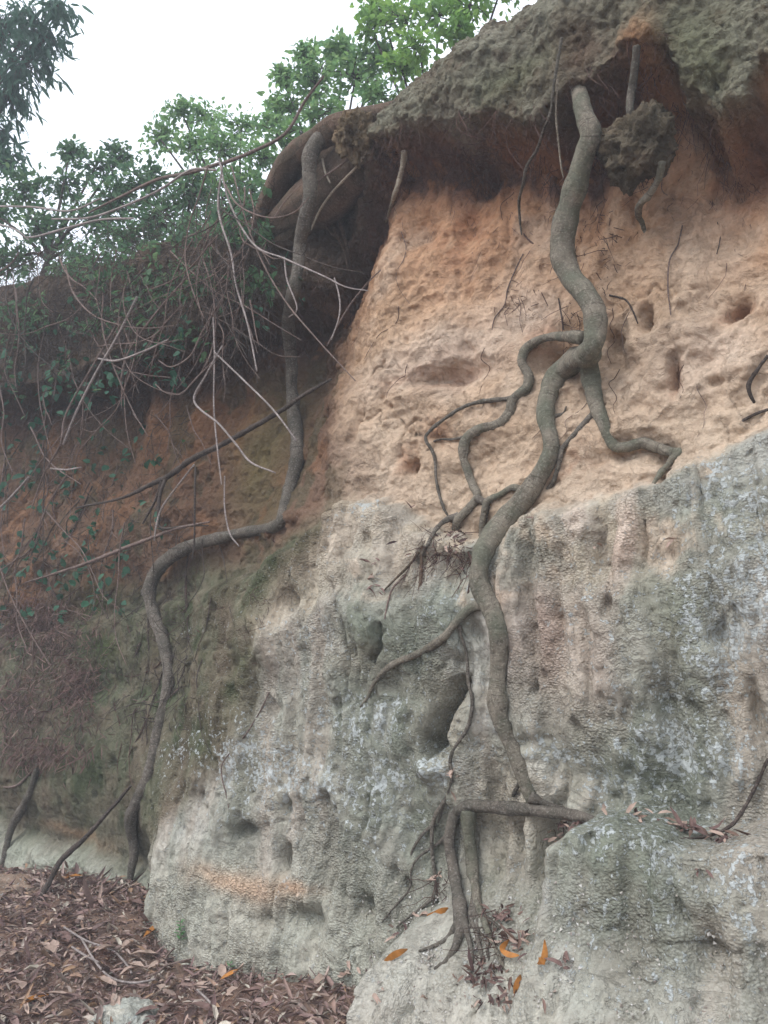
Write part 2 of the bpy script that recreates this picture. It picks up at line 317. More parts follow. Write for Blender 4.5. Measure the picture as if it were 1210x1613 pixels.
# hollows, slots and bulges seen in the photograph
k = 7; pad = np.pad(n, ((k, k), (k, k)), mode='edge'); cs = pad.cumsum(0).cumsum(1); w2 = 2 * k
NSM = (cs[w2:, w2:] - cs[:-w2, w2:] - cs[w2:, :-w2] + cs[:-w2, :-w2]) / (w2 * w2)
def dent(px, py, rx, ry, d, ang=0, p=2.0, warp=0.6):
    global n; n = n - d * blob(px, py, rx, ry, 0.1, ang, p, warp)
n -= 0.15 * stroke([(712, 1070), (700, 1105), (684, 1150), (673, 1185)], 0.024, 0.1); n -= 0.035 * stroke([(722, 1040), (706, 1110), (692, 1170)], 0.05, 0.1)
n -= 0.06 * stroke([(606, 985), (602, 1025), (590, 1045)], 0.014, 0.1); n -= 0.05 * stroke([(545, 985), (540, 1060), (548, 1110)], 0.02, 0.1)
for a in [(382, 1306, 9, 12, .10), (383, 1330, 22, 32, .04), (443, 1350, 10, 20, .18), (412, 1450, 20, 14, .06), (485, 1450, 22, 20, .09), (580, 1440, 18, 20, .08), (470, 945, 10, 20, .08),
          (645, 737, 9, 13, .10), (562, 665, 10, 30, .05), (515, 662, 16, 14, .09), (700, 588, 62, 20, .12), (665, 560, 40, 22, .05), (965, 545, 18, 40, .14), (1018, 500, 12, 24, .12),
          (1060, 590, 10, 32, .10), (870, 560, 26, 24, .13), (1160, 490, 24, 14, .10, -40), (1130, 605, 18, 10, .05), (1110, 570, 26, 16, .05), (740, 350, 40, 80, .07), (760, 270, 60, 50, .05),
          (690, 690, 40, 16, .03), (990, 720, 60, 26, .07), (1050, 725, 22, 22, .10), (1040, 755, 10, 10, .07), (700, 880, 40, 24, .06), (880, 980, 9, 60, .04), (830, 980, 12, 80, .06),
          (920, 1000, 10, 60, .03), (770, 1240, 30, 70, .05), (870, 1345, 20, 50, .10), (850, 1340, 12, 50, .03), (1110, 1500, 28, 40, .07), (1190, 1120, 16, 60, .06), (975, 1130, 24, 40, .04),
          (1060, 1140, 18, 60, .03), (940, 870, 18, 40, .05), (985, 850, 10, 40, -.03), (1020, 860, 8, 40, .04), (740, 1340, 70, 60, .08), (800, 1350, 10, 50, -.05), (835, 1340, 10, 40, -.04),
          (1000, 340, 30, 60, .05), (930, 330, 40, 80, .05), (640, 330, 36, 40, -.03), (620, 420, 30, 60, -.06), (600, 500, 40, 60, -.04), (535, 400, 36, 70, .12), (550, 300, 40, 40, .05), (1035, 130, 34, 50, -.06),
          (680, 1210, 20, 26, -.06), (510, 1240, 24, 30, -.03), (420, 1000, 30, 60, -.04), (590, 970, 40, 40, -.04), (700, 960, 24, 40, -.03), (560, 900, 60, 60, -.03),
          (270, 640, 40, 90, -.10), (200, 700, 30, 80, .08), (120, 680, 60, 60, -.05), (60, 560, 60, 50, .20), (380, 620, 30, 70, .05), (330, 1000, 60, 100, -.05), (160, 1080, 60, 60, .06)]:
    px, py, rx, ry, d = a[:5]; dent(px, py, rx, ry, d, a[5] if len(a) > 5 else 0)
# natural irregularity
big = fbm(S * 1.1, Z * 1.1, oct=3, seed=21); med = fbm(S * 4, Z * 5, oct=4, seed=23)
n += 0.06 * big * (1 - brow * 0.3) + 0.030 * med
clay = (1 - rock) * under
nq_ = fbm(S * 1.7, Z * 1.7, oct=3, seed=36); rg = fbm(S * 3.2 + Z * 1.5, Z * 4.5, oct=5, seed=31, ridged=True)
n += clay * (0.034 * rg * (0.5 + sst(nq_, -.3, .3)) + 0.018 * fbm(wx * 9, wz * 12, oct=5, gain=.6, seed=33) + 0.02 * fbm(wx * 11, Z * 2.0, oct=4, seed=35) * sst(clayh, .2, .7) + 0.014 * sst(clayh, .3, .8) * fbm(wx * 22, Z * 3.5, oct=3, seed=34))
flute = fbm(wx * 13, Z * 1.6, oct=4, seed=41)
n += rock * (1 - far * 0.6) * (0.030 + 0.018 * sst(0.2 - S, 0, 1.2)) * flute + rock * 0.012 * fbm(wx * 34, Z * 5, oct=3, seed=42)
pits, pr = cell(wx * 9, wz * 7, seed=51); n -= (0.04 * np.exp(-(pits / 0.22) ** 2) * (pr > 0.86)) * (1 - brow) * (1 - 0.55 * clay)
pits2, pr2 = cell(wx * 26, wz * 20, seed=61); n -= 0.013 * np.exp(-(pits2 / 0.28) ** 2) * (pr2 > 0.84) * (1 - 0.6 * clay)
cr = np.abs(fbm(wx * 3, wz * 3, oct=4, seed=71)); n -= 0.030 * np.exp(-(cr / 0.018) ** 2) * (clay * 0.5 + rock * 0.3) * sst(fbm(S * 2, Z * 2, oct=2, seed=72), 0.0, 0.3)
sodl = fbm(S * 10, Z * 10, oct=5, seed=81); n += brow * (0.045 * sodl * 0.6 + 0.05 * fbm(wx * 8, Z * 2.2, oct=4, seed=82))
# top lip rolls back
lip = np.clip((Z - (ZT[:, None] - 0.22)) / 0.22, 0, 1); n = n - 0.20 * (1 - np.sqrt(np.maximum(0, 1 - lip ** 2))) 
NF = n
NSM = n * 0                                                            # a smoothed copy, for laying roots on
k = 9; pad = np.pad(n, ((k, k), (k, k)), mode='edge'); cs = pad.cumsum(0).cumsum(1)
w2 = 2 * k; NSM = (cs[w2:, w2:] - cs[:-w2, w2:] - cs[w2:, :-w2] + cs[:-w2, :-w2]) / (w2 * w2)
def PS(px, py, off=0.0):
    """point on the bank seen at (px, py), lifted off along the face normal"""
    h = hit(px, py)
    if h is None: return PN(px, py, 0.0)
    return CAM + ray(px, py) * (h - off)

# albedo zones, the left recess with shade mixed in -----------------------------------------------------
def C(*c): return lin(c)
col = np.zeros(S.shape + (3,)); 
def lay(mask, c):
    global col; col = col * (1 - mask[..., None]) + np.asarray(c) * mask[..., None]
nA = fbm(wx * 2.2, wz * 2.2, oct=5, seed=91); nB = fbm(wx * 7, wz * 7, oct=5, seed=92); nC = fbm(wx * 5, wz * 0.8, oct=5, seed=93); nD = fbm(wx * 20, wz * 20, oct=4, seed=94)
col[:] = C(186, 158, 131)
lay(sst(clayh, 0.4, 1.0), C(178, 136, 105)); lay(sst(nB, 0.05, 0.5) * 0.5, C(196, 170, 146)); lay(sst(nA, 0.1, 0.5) * 0.4, C(172, 132, 102)); lay(sst(-nA, 0.15, 0.5) * 0.5, C(186, 168, 150))
lay(sst(0.5 - clayh, 0, 0.45) * 0.75, C(188, 170, 150))
for x, y, a, b, k in [(690, 590, 80, 26, .6), (690, 680, 26, 30, .5), (870, 520, 50, 30, .6), (645, 735, 14, 18, .6), (1060, 590, 12, 36, .6), (900, 730, 50, 25, .6), (740, 370, 60, 100, .5), (1020, 130, 60, 60, .4), (470, 660, 40, 50, .5), (1160, 490, 30, 20, .6), (1130, 300, 80, 70, .3)]:
    lay(blob(x, y, a, b) * k * sst(nD, -0.6, 0.3), C(156, 104, 72))
for x, y, a, b in [(1010, 800, 50, 50), (930, 850, 40, 60), (700, 560, 100, 60), (1130, 560, 100, 60), (830, 480, 60, 40), (560, 860, 50, 70)]: lay(blob(x, y, a, b) * 0.45, C(206, 190, 176))
# rock
lo = sst(z2 + 0.06 * nB + 0.04 * nD - Z, -0.06, 0.06); rk = rock * (lo + (1 - lo) * sst(-S, 1.05, 1.5) * sst(nB + nD * .5, -.5, .1) + (1 - lo) * 0.25 * sst(nA, -.2, .3)); rk = np.clip(rk, 0, 1); rfade = sst((zl - Z) / 0.32 + 1.3 * nB + 0.8 * nC + 0.5 * nD, -0.15, 0.9); rk = rk * rfade
lay(rock * (0.4 + 0.6 * rfade) * (1 - far), C(166, 160, 148)); lay(rock * (1 - far) * sst(nC, 0.0, 0.4) * 0.6, C(156, 150, 132)); lay(rock * (1 - far) * sst(nB, 0.1, 0.4) * 0.5, C(180, 172, 158))
lay(rk, C(138, 139, 130)); lay(rk * sst(nC, 0.0, 0.35) * 0.6, C(164, 154, 144)); lay(rk * sst(-nC, 0.02, 0.35) * 0.75, C(104, 108, 97)); lay(rk * sst(nB, 0.1, 0.5) * 0.5, C(164, 163, 158)); lay(rk * sst(-nB, 0.1, 0.4) * 0.45, C(116, 112, 103))
for x, y, a, b, k in [(880, 1000, 70, 130, .6), (990, 860, 70, 60, .75), (640, 870, 60, 50, .7), (520, 860, 60, 60, .7), (560, 820, 60, 40, .6), (820, 1260, 90, 60, .5), (420, 960, 50, 60, .5), (1180, 1100, 40, 80, .6), (560, 1030, 50, 30, .5), (720, 1120, 30, 70, .6), (1030, 1000, 50, 60, .3), (800, 1320, 80, 80, .4), (430, 1200, 60, 80, .3)]:
    lay(blob(x, y, a, b, 0.1) * k * (0.6 + 0.4 * sst(nB, -0.4, 0.3)) * rock, C(174, 162, 146))
for x, y, a, b, k in [(990, 850, 70, 60, .7), (930, 830, 40, 40, .5), (1060, 790, 50, 40, .4)]: lay(blob(x, y, a, b, 0.1) * k * sst(fbm(wx * 12, wz * 2.5, oct=4, seed=99), -.15, .2) * rock, C(202, 182, 168))
for x, y, a, b, k in [(860, 990, 40, 100, .5), (790, 1000, 30, 90, .35), (940, 1040, 30, 80, .3)]: lay(blob(x, y, a, b, 0.1) * k * rock, C(140, 112, 104))
for x, y, a, b, k in [(580, 990, 60, 60, .8), (700, 960, 40, 50, .7), (1070, 980, 80, 90, .5), (1000, 1200, 130, 70, .7), (960, 1350, 90, 60, .7), (1100, 1400, 120, 60, .5), (1130, 800, 80, 60, .5), (640, 1120, 80, 80, .4), (500, 1120, 90, 60, .3), (860, 880, 60, 50, .4), (640, 1290, 60, 60, .4)]:
    lay(blob(x, y, a, b, 0.1) * k * (0.5 + 0.5 * sst(nB, -0.3, 0.3)) * rock, C(106, 113, 100))
pale = sst(0.95 - Z + 0.25 * nA, 0, 0.5) * rock * (1 - far); lay(pale * 0.7, C(152, 152, 141)); lay(mound * lowm * 0.7, C(168, 164, 156)); lay(sst(nB, 0.15, 0.5) * pale * 0.6, C(170, 168, 156))
lay((blob(370, 1390, 60, 20, .1) + blob(460, 1395, 30, 12, .1)) * 0.5, C(200, 158, 126))
# the shaded recess on the left: red clay above, mossy earth below; its shade is partly in these colours
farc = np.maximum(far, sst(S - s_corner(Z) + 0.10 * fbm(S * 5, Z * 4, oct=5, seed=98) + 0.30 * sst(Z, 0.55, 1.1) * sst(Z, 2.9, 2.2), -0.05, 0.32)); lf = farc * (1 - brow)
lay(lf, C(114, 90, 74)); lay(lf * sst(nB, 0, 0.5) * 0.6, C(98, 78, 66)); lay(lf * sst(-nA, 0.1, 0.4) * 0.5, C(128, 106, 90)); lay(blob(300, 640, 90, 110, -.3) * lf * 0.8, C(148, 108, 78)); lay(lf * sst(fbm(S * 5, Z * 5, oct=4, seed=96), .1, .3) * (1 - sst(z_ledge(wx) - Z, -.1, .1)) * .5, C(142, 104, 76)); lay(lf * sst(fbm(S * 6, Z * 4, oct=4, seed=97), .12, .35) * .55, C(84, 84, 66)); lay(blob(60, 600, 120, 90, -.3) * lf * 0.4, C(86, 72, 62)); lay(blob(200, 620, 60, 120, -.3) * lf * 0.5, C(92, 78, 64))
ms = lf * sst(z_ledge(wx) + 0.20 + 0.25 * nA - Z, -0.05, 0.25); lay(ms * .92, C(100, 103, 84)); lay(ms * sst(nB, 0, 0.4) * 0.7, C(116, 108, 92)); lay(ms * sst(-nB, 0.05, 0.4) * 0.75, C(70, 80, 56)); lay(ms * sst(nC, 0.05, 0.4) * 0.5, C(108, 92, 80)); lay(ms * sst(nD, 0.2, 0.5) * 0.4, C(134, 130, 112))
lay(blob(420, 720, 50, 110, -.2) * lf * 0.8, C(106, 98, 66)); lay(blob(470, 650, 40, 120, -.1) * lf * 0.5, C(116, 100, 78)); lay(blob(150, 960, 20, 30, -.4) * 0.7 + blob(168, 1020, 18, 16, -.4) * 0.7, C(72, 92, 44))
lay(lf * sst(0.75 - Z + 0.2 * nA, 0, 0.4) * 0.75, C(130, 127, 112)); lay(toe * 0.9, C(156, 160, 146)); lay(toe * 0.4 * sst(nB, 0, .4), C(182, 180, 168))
lay(blob(120, 1310, 50, 10, -.3) * 0.5, C(176, 142, 112))
col = col * (1 + 0.34 * rock * (1 - farc))[..., None] * (1 - 0.10 * far * (1 - toe))[..., None]  # brightens the rock; darkens the left recess, shade put into the colour
# root mat under the lip, sod on it
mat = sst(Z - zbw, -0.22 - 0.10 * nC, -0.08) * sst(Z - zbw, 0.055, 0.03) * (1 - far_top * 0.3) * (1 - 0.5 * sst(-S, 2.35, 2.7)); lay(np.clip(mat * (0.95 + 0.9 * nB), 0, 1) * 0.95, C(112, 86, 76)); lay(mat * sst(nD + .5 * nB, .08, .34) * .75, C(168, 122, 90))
for x, y, a, b in [(740, 250, 70, 60), (900, 160, 60, 50), (1000, 100, 30, 30), (560, 300, 40, 60), (1180, 190, 40, 50)]: lay(blob(x, y, a, b, 0) * 0.6 * sst(nB, -0.5, 0.2), C(104, 76, 68))
lay(brow * sst(Z - zbw, 0.0, 0.06), C(126, 124, 108)); lay(brow * sst(nB, 0.05, 0.45) * 0.6, C(110, 102, 86)); lay(brow * sst(nA, 0.0, 0.4) * 0.5, C(140, 135, 123)); lay(brow * sst(nD, 0.2, 0.5) * 0.5, C(96, 80, 66))
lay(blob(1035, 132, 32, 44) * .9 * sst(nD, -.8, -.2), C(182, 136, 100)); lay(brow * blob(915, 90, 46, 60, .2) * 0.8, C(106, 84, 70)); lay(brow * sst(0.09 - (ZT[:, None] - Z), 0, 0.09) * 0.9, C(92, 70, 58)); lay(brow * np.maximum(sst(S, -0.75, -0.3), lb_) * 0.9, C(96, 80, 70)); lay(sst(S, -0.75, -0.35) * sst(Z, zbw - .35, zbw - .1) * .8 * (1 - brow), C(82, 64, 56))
for x, y, a, b in [(1080, 60, 60, 60), (800, 130, 70, 30), (1110, 120, 40, 40)]: lay(brow * blob(x, y, a, b, .2) * 0.6, C(104, 108, 82))
# lichen / grain / sod masks
li = np.zeros(S.shape)
for x, y, a, b, k in [(430, 1210, 110, 60, .85), (510, 1240, 70, 50, .8), (600, 1230, 80, 60, .8), (680, 1210, 30, 40, 1), (360, 1190, 80, 40, .7), (560, 1150, 100, 60, .55), (1100, 1180, 90, 60, .9), (1140, 1000, 70, 140, .85), (1190, 900, 40, 80, 1),
                      (1000, 1170, 90, 60, .55), (880, 1190, 60, 30, .7), (1120, 920, 24, 16, 1.2), (1180, 800, 50, 60, .8), (1130, 760, 50, 60, .6), (1000, 1330, 120, 40, .6), (1160, 1380, 80, 60, .6), (600, 1320, 50, 40, .5), (960, 960, 60, 60, .3), (700, 940, 40, 30, .4), (640, 1120, 60, 60, .4),
                      (1000, 1240, 120, 40, .5), (580, 800, 24, 18, .9), (1050, 1080, 70, 60, .5), (760, 1180, 30, 30, .3), (500, 1000, 60, 40, .3), (300, 990, 26, 16, .5), (280, 1180, 60, 30, .4), (1000, 1450, 90, 60, .4)]:
    li = np.maximum(li, blob(x, y, a, b, 0.1) * k)
li = np.clip(li * (1.0 + 0.8 * nB) + 0.14, 0, 1.3) * rock * (1 - far * 0.5)
gr = rock * sst(-S, -0.6, 1.0) * (0.55 + 0.8 * sst(nA, -0.3, 0.4)) * (1 - 0.5 * far) + 0.25 * rock
surf = np.stack([np.clip(li, 0, 1), np.clip(gr, 0, 1), np.clip(brow * 1.0, 0, 1)], -1)

# resample every column evenly along its profile so steep steps get enough points
NR = 900
arc = np.concatenate([np.zeros((NS, 1)), np.cumsum(np.hypot(np.diff(Z, axis=1), np.diff(NSM, axis=1) * 1.0), 1)], 1)
Zr = np.empty((NS, NR)); Nr = np.empty((NS, NR)); Tr = np.empty((NS, NR))
for i in range(NS):
    u = np.linspace(0, arc[i, -1], NR); Tr[i] = np.interp(u, arc[i], t_ax)
fj = Tr * (NV - 1); j = np.clip(fj.astype(int), 0, NV - 2); b_ = fj - j; ii = np.arange(NS)[:, None]
def rs(F):
    bb = b_ if F.ndim == 2 else b_[..., None]
    return F[ii, j] * (1 - bb) + F[ii, j + 1] * bb
Zr = rs(Z); Nr = rs(NF); colr = rs(col); surfr = rs(surf); browr = rs(brow); rockr = rs(rock)
V = P3(np.repeat(s_ax[:, None], NR, 1), Zr, Nr)
# fine relief along the true normals (3-D noise, so overhangs are not streaked)
du = np.gradient(V, axis=0); dv = np.gradient(V, axis=1); nn = np.cross(du, dv); nn /= np.linalg.norm(nn, axis=-1, keepdims=True) + 1e-9
if (nn @ ND).mean() < 0: nn = -nn
x, y, z = V[..., 0], V[..., 1], V[..., 2]
f1 = fbm(x * 14, y * 14, z * 14, oct=4, gain=0.55, seed=101); f2 = fbm(x * 22, y * 22, z * 22, oct=3, gain=0.6, seed=111, ridged=True)
amp1 = 0.012 + 0.008 * browr - 0.002 * rockr; f3 = fbm(x * 60, y * 60, z * 30, oct=2, seed=117)
V = V + nn * (amp1 * f1 + (0.004 + 0.006 * browr) * f2 + (0.013 * browr + 0.0045 * (1 - browr) * (1 - rockr)) * f3)[..., None]
# the plateau behind the lip
backs = np.concatenate([np.linspace(0.012, 0.6, 40), np.geomspace(0.7, 40, 36)]); NB = len(backs)
topn = Nr[:, -1:]; last = V[:, -1:, :]
Sb = np.repeat(s_ax[:, None], NB, 1); Nb = topn - backs[None, :]
rise = 0.035 * np.minimum(backs, 3)[None, :] * 0.4 + 0.05 * fbm(Sb * 5, Nb * 5, oct=4, seed=121) * np.clip(backs / 0.3, 0, 1)[None, :] - 0.01 * backs[None, :]
Zb = ZT[:, None] + rise + (last[..., 2] - ZT[:, None]) * np.exp(-backs / 0.1)[None, :]
VB = P3(Sb, Zb, Nb)
V = np.concatenate([V, VB], 1); NT = NR + NB
cb = np.repeat(C(92, 78, 58)[None, None, :], NS, 0).repeat(NB, 1) * (1 + 0.25 * fbm(Sb * 4, Nb * 4, oct=3, seed=131))[..., None]
colr = np.concatenate([colr, cb], 1); sb = np.zeros((NS, NB, 3)); sb[..., 2] = 1; surfr = np.concatenate([surfr, sb], 1)
idx = np.arange(NS * NT).reshape(NS, NT)
F = np.stack([idx[:-1, :-1], idx[:-1, 1:], idx[1:, 1:], idx[1:, :-1]], -1).reshape(-1, 4)
M_BANK = mat_bank()
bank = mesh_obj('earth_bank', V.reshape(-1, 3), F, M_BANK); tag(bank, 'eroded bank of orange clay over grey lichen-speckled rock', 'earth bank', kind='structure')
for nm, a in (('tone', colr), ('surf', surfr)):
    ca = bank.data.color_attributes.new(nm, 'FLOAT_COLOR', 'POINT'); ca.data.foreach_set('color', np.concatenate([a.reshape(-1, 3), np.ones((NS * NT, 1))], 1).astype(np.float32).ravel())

# ------------------------------------------------------------------ ground
_gp = [(-150, 1352), (0, 1372), (120, 1378), (205, 1392), (232, 1440), (262, 1492), (300, 1512), (400, 1522), (500, 1526)]
_ga = []
for px, py in _gp:
    p = CAM + ray(px, py) * hit(px, py); _ga.append(((p - A0) @ SD, p[2]))
_ga = np.array(sorted(_ga)); print('GROUND', np.round(_ga, 2).tolist())
def gz(x, y):
    x = np.asarray(x, dtype=float); y = np.asarray(y, dtype=float)
    q = (x - A0[0]) * ND[0] + (y - A0[1]) * ND[1]; s = (x - A0[0]) * SD[0] + (y - A0[1]) * SD[1]
    near = np.interp(s, _ga[:, 0], _ga[:, 1]); k = sst(q, 1.5, -0.1)
    return near * k + 0.02 * (1 - k) + 0.03 * fbm(x * 2.1, y * 2.1, oct=4, seed=141) * sst(q, -0.2, 0.5)
gx = np.concatenate([-np.geomspace(60, 4.05, 40), np.linspace(-4, 2.5, 420), np.geomspace(2.55, 60, 40)]); gy = np.concatenate([-np.geomspace(60, 0.3, 40), np.linspace(0, 7, 420), np.geomspace(7.1, 60, 30)])
GX, GY = np.meshgrid(gx, gy, indexing='ij'); GZ = gz(GX, GY) + 0.008 * fbm(GX * 30, GY * 30, oct=3, seed=151)
gi = np.arange(GX.size).reshape(GX.shape); GF = np.stack([gi[:-1, :-1], gi[1:, :-1], gi[1:, 1:], gi[:-1, 1:]], -1).reshape(-1, 4)
mg, tg, bgp = nt("ground_soil", 0.97, 0.05); cog = tg.nodes.new('ShaderNodeTexCoord').outputs['Object']
cg = mixc(tg, rmp(tg, noise(tg, cog, 6, 6, 0.65), 0.35, 0.65), C(96, 72, 64), C(134, 112, 98)); cg = mixc(tg, rmp(tg, noise(tg, cog, 70, 4, 0.6), 0.5, 0.7), cg, C(150, 132, 118)); tg.links.new(cg, bgp.inputs['Base Color'])
bpg = N(tg, 'ShaderNodeBump', Strength=0.7, Distance=0.02); tg.links.new(noise(tg, cog, 60, 6, 0.7), bpg.inputs['Height']); tg.links.new(bpg.outputs[0], bgp.inputs['Normal'])
ground = mesh_obj('ground', np.stack([GX, GY, GZ], -1).reshape(-1, 3), GF, mg); tag(ground, 'brown forest soil at the foot of the bank', 'ground', kind='structure')

# ------------------------------------------------------------------ roots and stems
def catmull(P, n):
    P = np.asarray(P, float); Q = np.concatenate([[2 * P[0] - P[1]], P, [2 * P[-1] - P[-2]]]); out = []
    for i in range(len(P) - 1):
        p0, p1, p2, p3 = Q[i:i + 4]; m = max(1, n[i])
        for t in np.arange(m) / m:
            out.append(0.5 * ((2 * p1) + (p2 - p0) * t + (2 * p0 - 5 * p1 + 4 * p2 - p3) * t * t + (3 * p1 - p0 - 3 * p2 + p3) * t ** 3))
    out.append(P[-1]); return np.array(out)
def tube_arrays(P, R, sides=None, rough=0.0, seed=0, step=0.9, flat=0.0):
    P = np.asarray(P, float); R = np.asarray(R, float); seg = np.linalg.norm(np.diff(P, axis=0), axis=1)
    rm = R.mean(); n = [max(1, int(l / (max(0.0015, rm * step)))) for l in seg]
    Q = catmull(np.column_stack([P, R]), n); P, R = Q[:, :3], np.maximum(Q[:, 3], 2e-4)
    T = np.gradient(P, axis=0); T /= np.linalg.norm(T, axis=1, keepdims=True) + 1e-12
    L = np.concatenate([[0], np.cumsum(np.linalg.norm(np.diff(P, axis=0), axis=1))])
    sides = sides or int(np.clip(rm / 0.0016, 5, 30)); k = len(P)
    away = P[0] - CAM; away = away - T[0] * (away @ T[0]); X = away / (np.linalg.norm(away) + 1e-9); U = np.empty((k, 3))
    for i in range(k):
        X = X - T[i] * (X @ T[i]); X = X / (np.linalg.norm(X) + 1e-12); U[i] = X
    Vv = np.cross(T, U); a = np.linspace(0, 2 * np.pi, sides + 1)
    rr = np.repeat(R[:, None], sides + 1, 1)
    if rough > 0: rr = rr * (1 + 0.22 * fbm(L / (rm * 4), L * 0, oct=3, seed=500 + seed))[:, None]
    if rough > 0:
        ca, sa = np.cos(a)[None, :] * 0.8, np.sin(a)[None, :] * 0.8; ll = L[:, None] / (rm * 4)
        f = fbm(ca + 0 * ll, sa + 0 * ll, ll, oct=4, seed=300 + seed) + 0.35 * fbm(ca * 5 + 0 * ll, sa * 5 + 0 * ll, ll * 2.5, oct=3, seed=340 + seed)
        g = fbm(ca * 2.2 + 0 * ll, sa * 2.2 + 0 * ll, L[:, None] / 0.010, oct=3, seed=380 + seed, ridged=True)
        rr = rr * (1 + rough * f) + min(0.0016, rm * 0.08) * g
    if rough > 0 and rm > .004:
        kr = np.random.default_rng(seed + 900)
        for _ in range(int(L[-1] / (rm * 9)) + 1):
            l0, a0, hk, wk = kr.uniform(0, L[-1]), kr.uniform(0, 6.28), kr.uniform(-.22, .38), kr.uniform(.5, 1.3)
            rr = rr * (1 + hk * np.exp(-((L[:, None] - l0) / (rm * wk)) ** 2 - (1 - np.cos(a[None, :] - a0)) * kr.uniform(.6, 3)))
    pts = P[:, None] + rr[..., None] * (np.cos(a)[None, :, None] * U[:, None] + np.sin(a)[None, :, None] * Vv[:, None])
    s1 = sides + 1; idx = np.arange(k * s1).reshape(k, s1)
    F = np.stack([idx[:-1, :-1], idx[:-1, 1:], idx[1:, 1:], idx[1:, :-1]], -1).reshape(-1, 4)
    uv = np.stack([np.repeat(L[:, None], s1, 1), rr * a[None, :]], -1).reshape(-1, 2)
    V = pts.reshape(-1, 3); caps = []
    for e, ring in ((0, idx[0]), (1, idx[-1])):
        c = len(V); V = np.concatenate([V, [P[0] - T[0] * R[0] * 0.4 if e == 0 else P[-1] + T[-1] * R[-1] * 0.6]]); uv = np.concatenate([uv, [[L[0 if e == 0 else -1], 0]]])
        for q in range(sides): caps.append([ring[q + (1 - e)], ring[q + e], c])
    return V, F, np.array(caps), uv
def joinm(parts):
    Vs, Fs, Cs, Us = [], [], [], []; o = 0
    for V, F, Cc, u in parts:
        Vs.append(V); Fs.append(F + o); Cs.append(Cc + o); Us.append(u); o += len(V)
    return np.concatenate(Vs), [np.concatenate(Fs), np.concatenate(Cs)], np.concatenate(Us)
def lay_pts(pts, off=0.45, smooth=2):
    """(px, py, radius in photo px[, n]) -> points and radii in metres; without n the root lies on the bank"""
    h = []; fixed = []
    for p in pts:
        if len(p) > 3 and p[3] is not None:
            q = PN(p[0], p[1], p[3]); h.append(float((q - CAM) @ ray(p[0], p[1]) / (ray(p[0], p[1]) @ ray(p[0], p[1])))); fixed.append(True)
        else:
            v = hit(p[0], p[1]); h.append(v if v is not None else np.nan); fixed.append(False)
    h = np.array(h); ok = ~np.isnan(h); h = np.interp(np.arange(len(h)), np.arange(len(h))[ok], h[ok]) if ok.any() else h
    R = np.array([p[2] for p in pts]) / FPX * h; h0 = h.copy(); fx = np.array(fixed)
    hd = [hit(p[0], p[1], NF) for p in pts]; hd = np.array([a if b is None else min(a, b) for a, b in zip(h, hd)]); hh = np.where(fx, h, np.minimum(h, hd) - off * R - 0.004)
    for _ in range(smooth):
        g = hh.copy(); g[1:-1] = 0.25 * hh[:-2] + 0.5 * hh[1:-1] + 0.25 * hh[2:]; hh = np.where(fx, hh, np.minimum(g, hd - min(off, 0.35) * R - 0.003))
    return np.array([CAM + ray(p[0], p[1]) * d for p, d in zip(pts, hh)]), R
_seed = [0]
def root(name, pts, mat, parent=None, off=0.45, rough=0.16, smooth=2, label=None, cat=None, group=None, step=0.45, sides=None, sink=(0, 1)):
    P, R = lay_pts([(p[0], p[1], p[2] * (.80 if p[2] > 9 else .88) * (.88 if name in ('main_root', 'cross_root') and p[1] > 860 else 1)) + tuple(p[3:]) for p in pts], off, smooth)
    for e, a, b in ((0, 0, 1), (1, -1, -2)):
        if sink[e] and len(pts[a]) < 4 and pts[a][2] > 1.5:
            vw = (P[a] - CAM) / np.linalg.norm(P[a] - CAM); P[a] = P[a] + vw * (R[a] * 2 + .015); P[b] = P[b] + vw * R[b] * .5; _seed[0] += 1
    if parent is not None and name != 'main_root' and len(R) > 3: R = R.copy(); R[0] *= 1.5; R[1] *= 1.12
    V, F, Cc, uv = tube_arrays(P, R, rough=rough, seed=_seed[0], step=step, sides=sides)
    o = mesh_obj(name, V, [F, Cc], mat, parent, origin=None if parent is not None else P[0], uv=uv)
    return tag(o, label, cat, group)
B_GREEN = mat_bark("root_bark_greenish", C(136, 128, 114), C(72, 64, 56), C(168, 160, 146), C(104, 112, 94), 0.45, 1.5)
B_GREY = mat_bark("root_bark_grey", C(116, 108, 98), C(56, 50, 46), C(158, 152, 142), C(96, 94, 84), 0.35, 1.5)
B_BROWN = mat_bark("root_bark_brown", C(112, 92, 78), C(50, 38, 34), C(136, 122, 106), C(84, 80, 64), 0.35, 1.6)
B_PALE = mat_bark("dead_root_pale", C(168, 156, 138), C(104, 92, 80), C(190, 182, 168))
B_DARK = mat_bark("stem_dark", C(84, 74, 68), C(44, 38, 36), C(112, 102, 94), bump=0.5)
B_STEM = mat_bark("dry_stem_pale", C(154, 143, 138), C(100, 88, 84), C(182, 174, 168), bump=0.3)
B_MID = mat_bark("dry_stem_brown", C(124, 106, 98), C(78, 64, 60), C(150, 136, 126), bump=0.3)
B_FIB = mat_bark("root_fibre", C(88, 66, 60), C(56, 42, 40), C(120, 98, 86), bump=0.3)

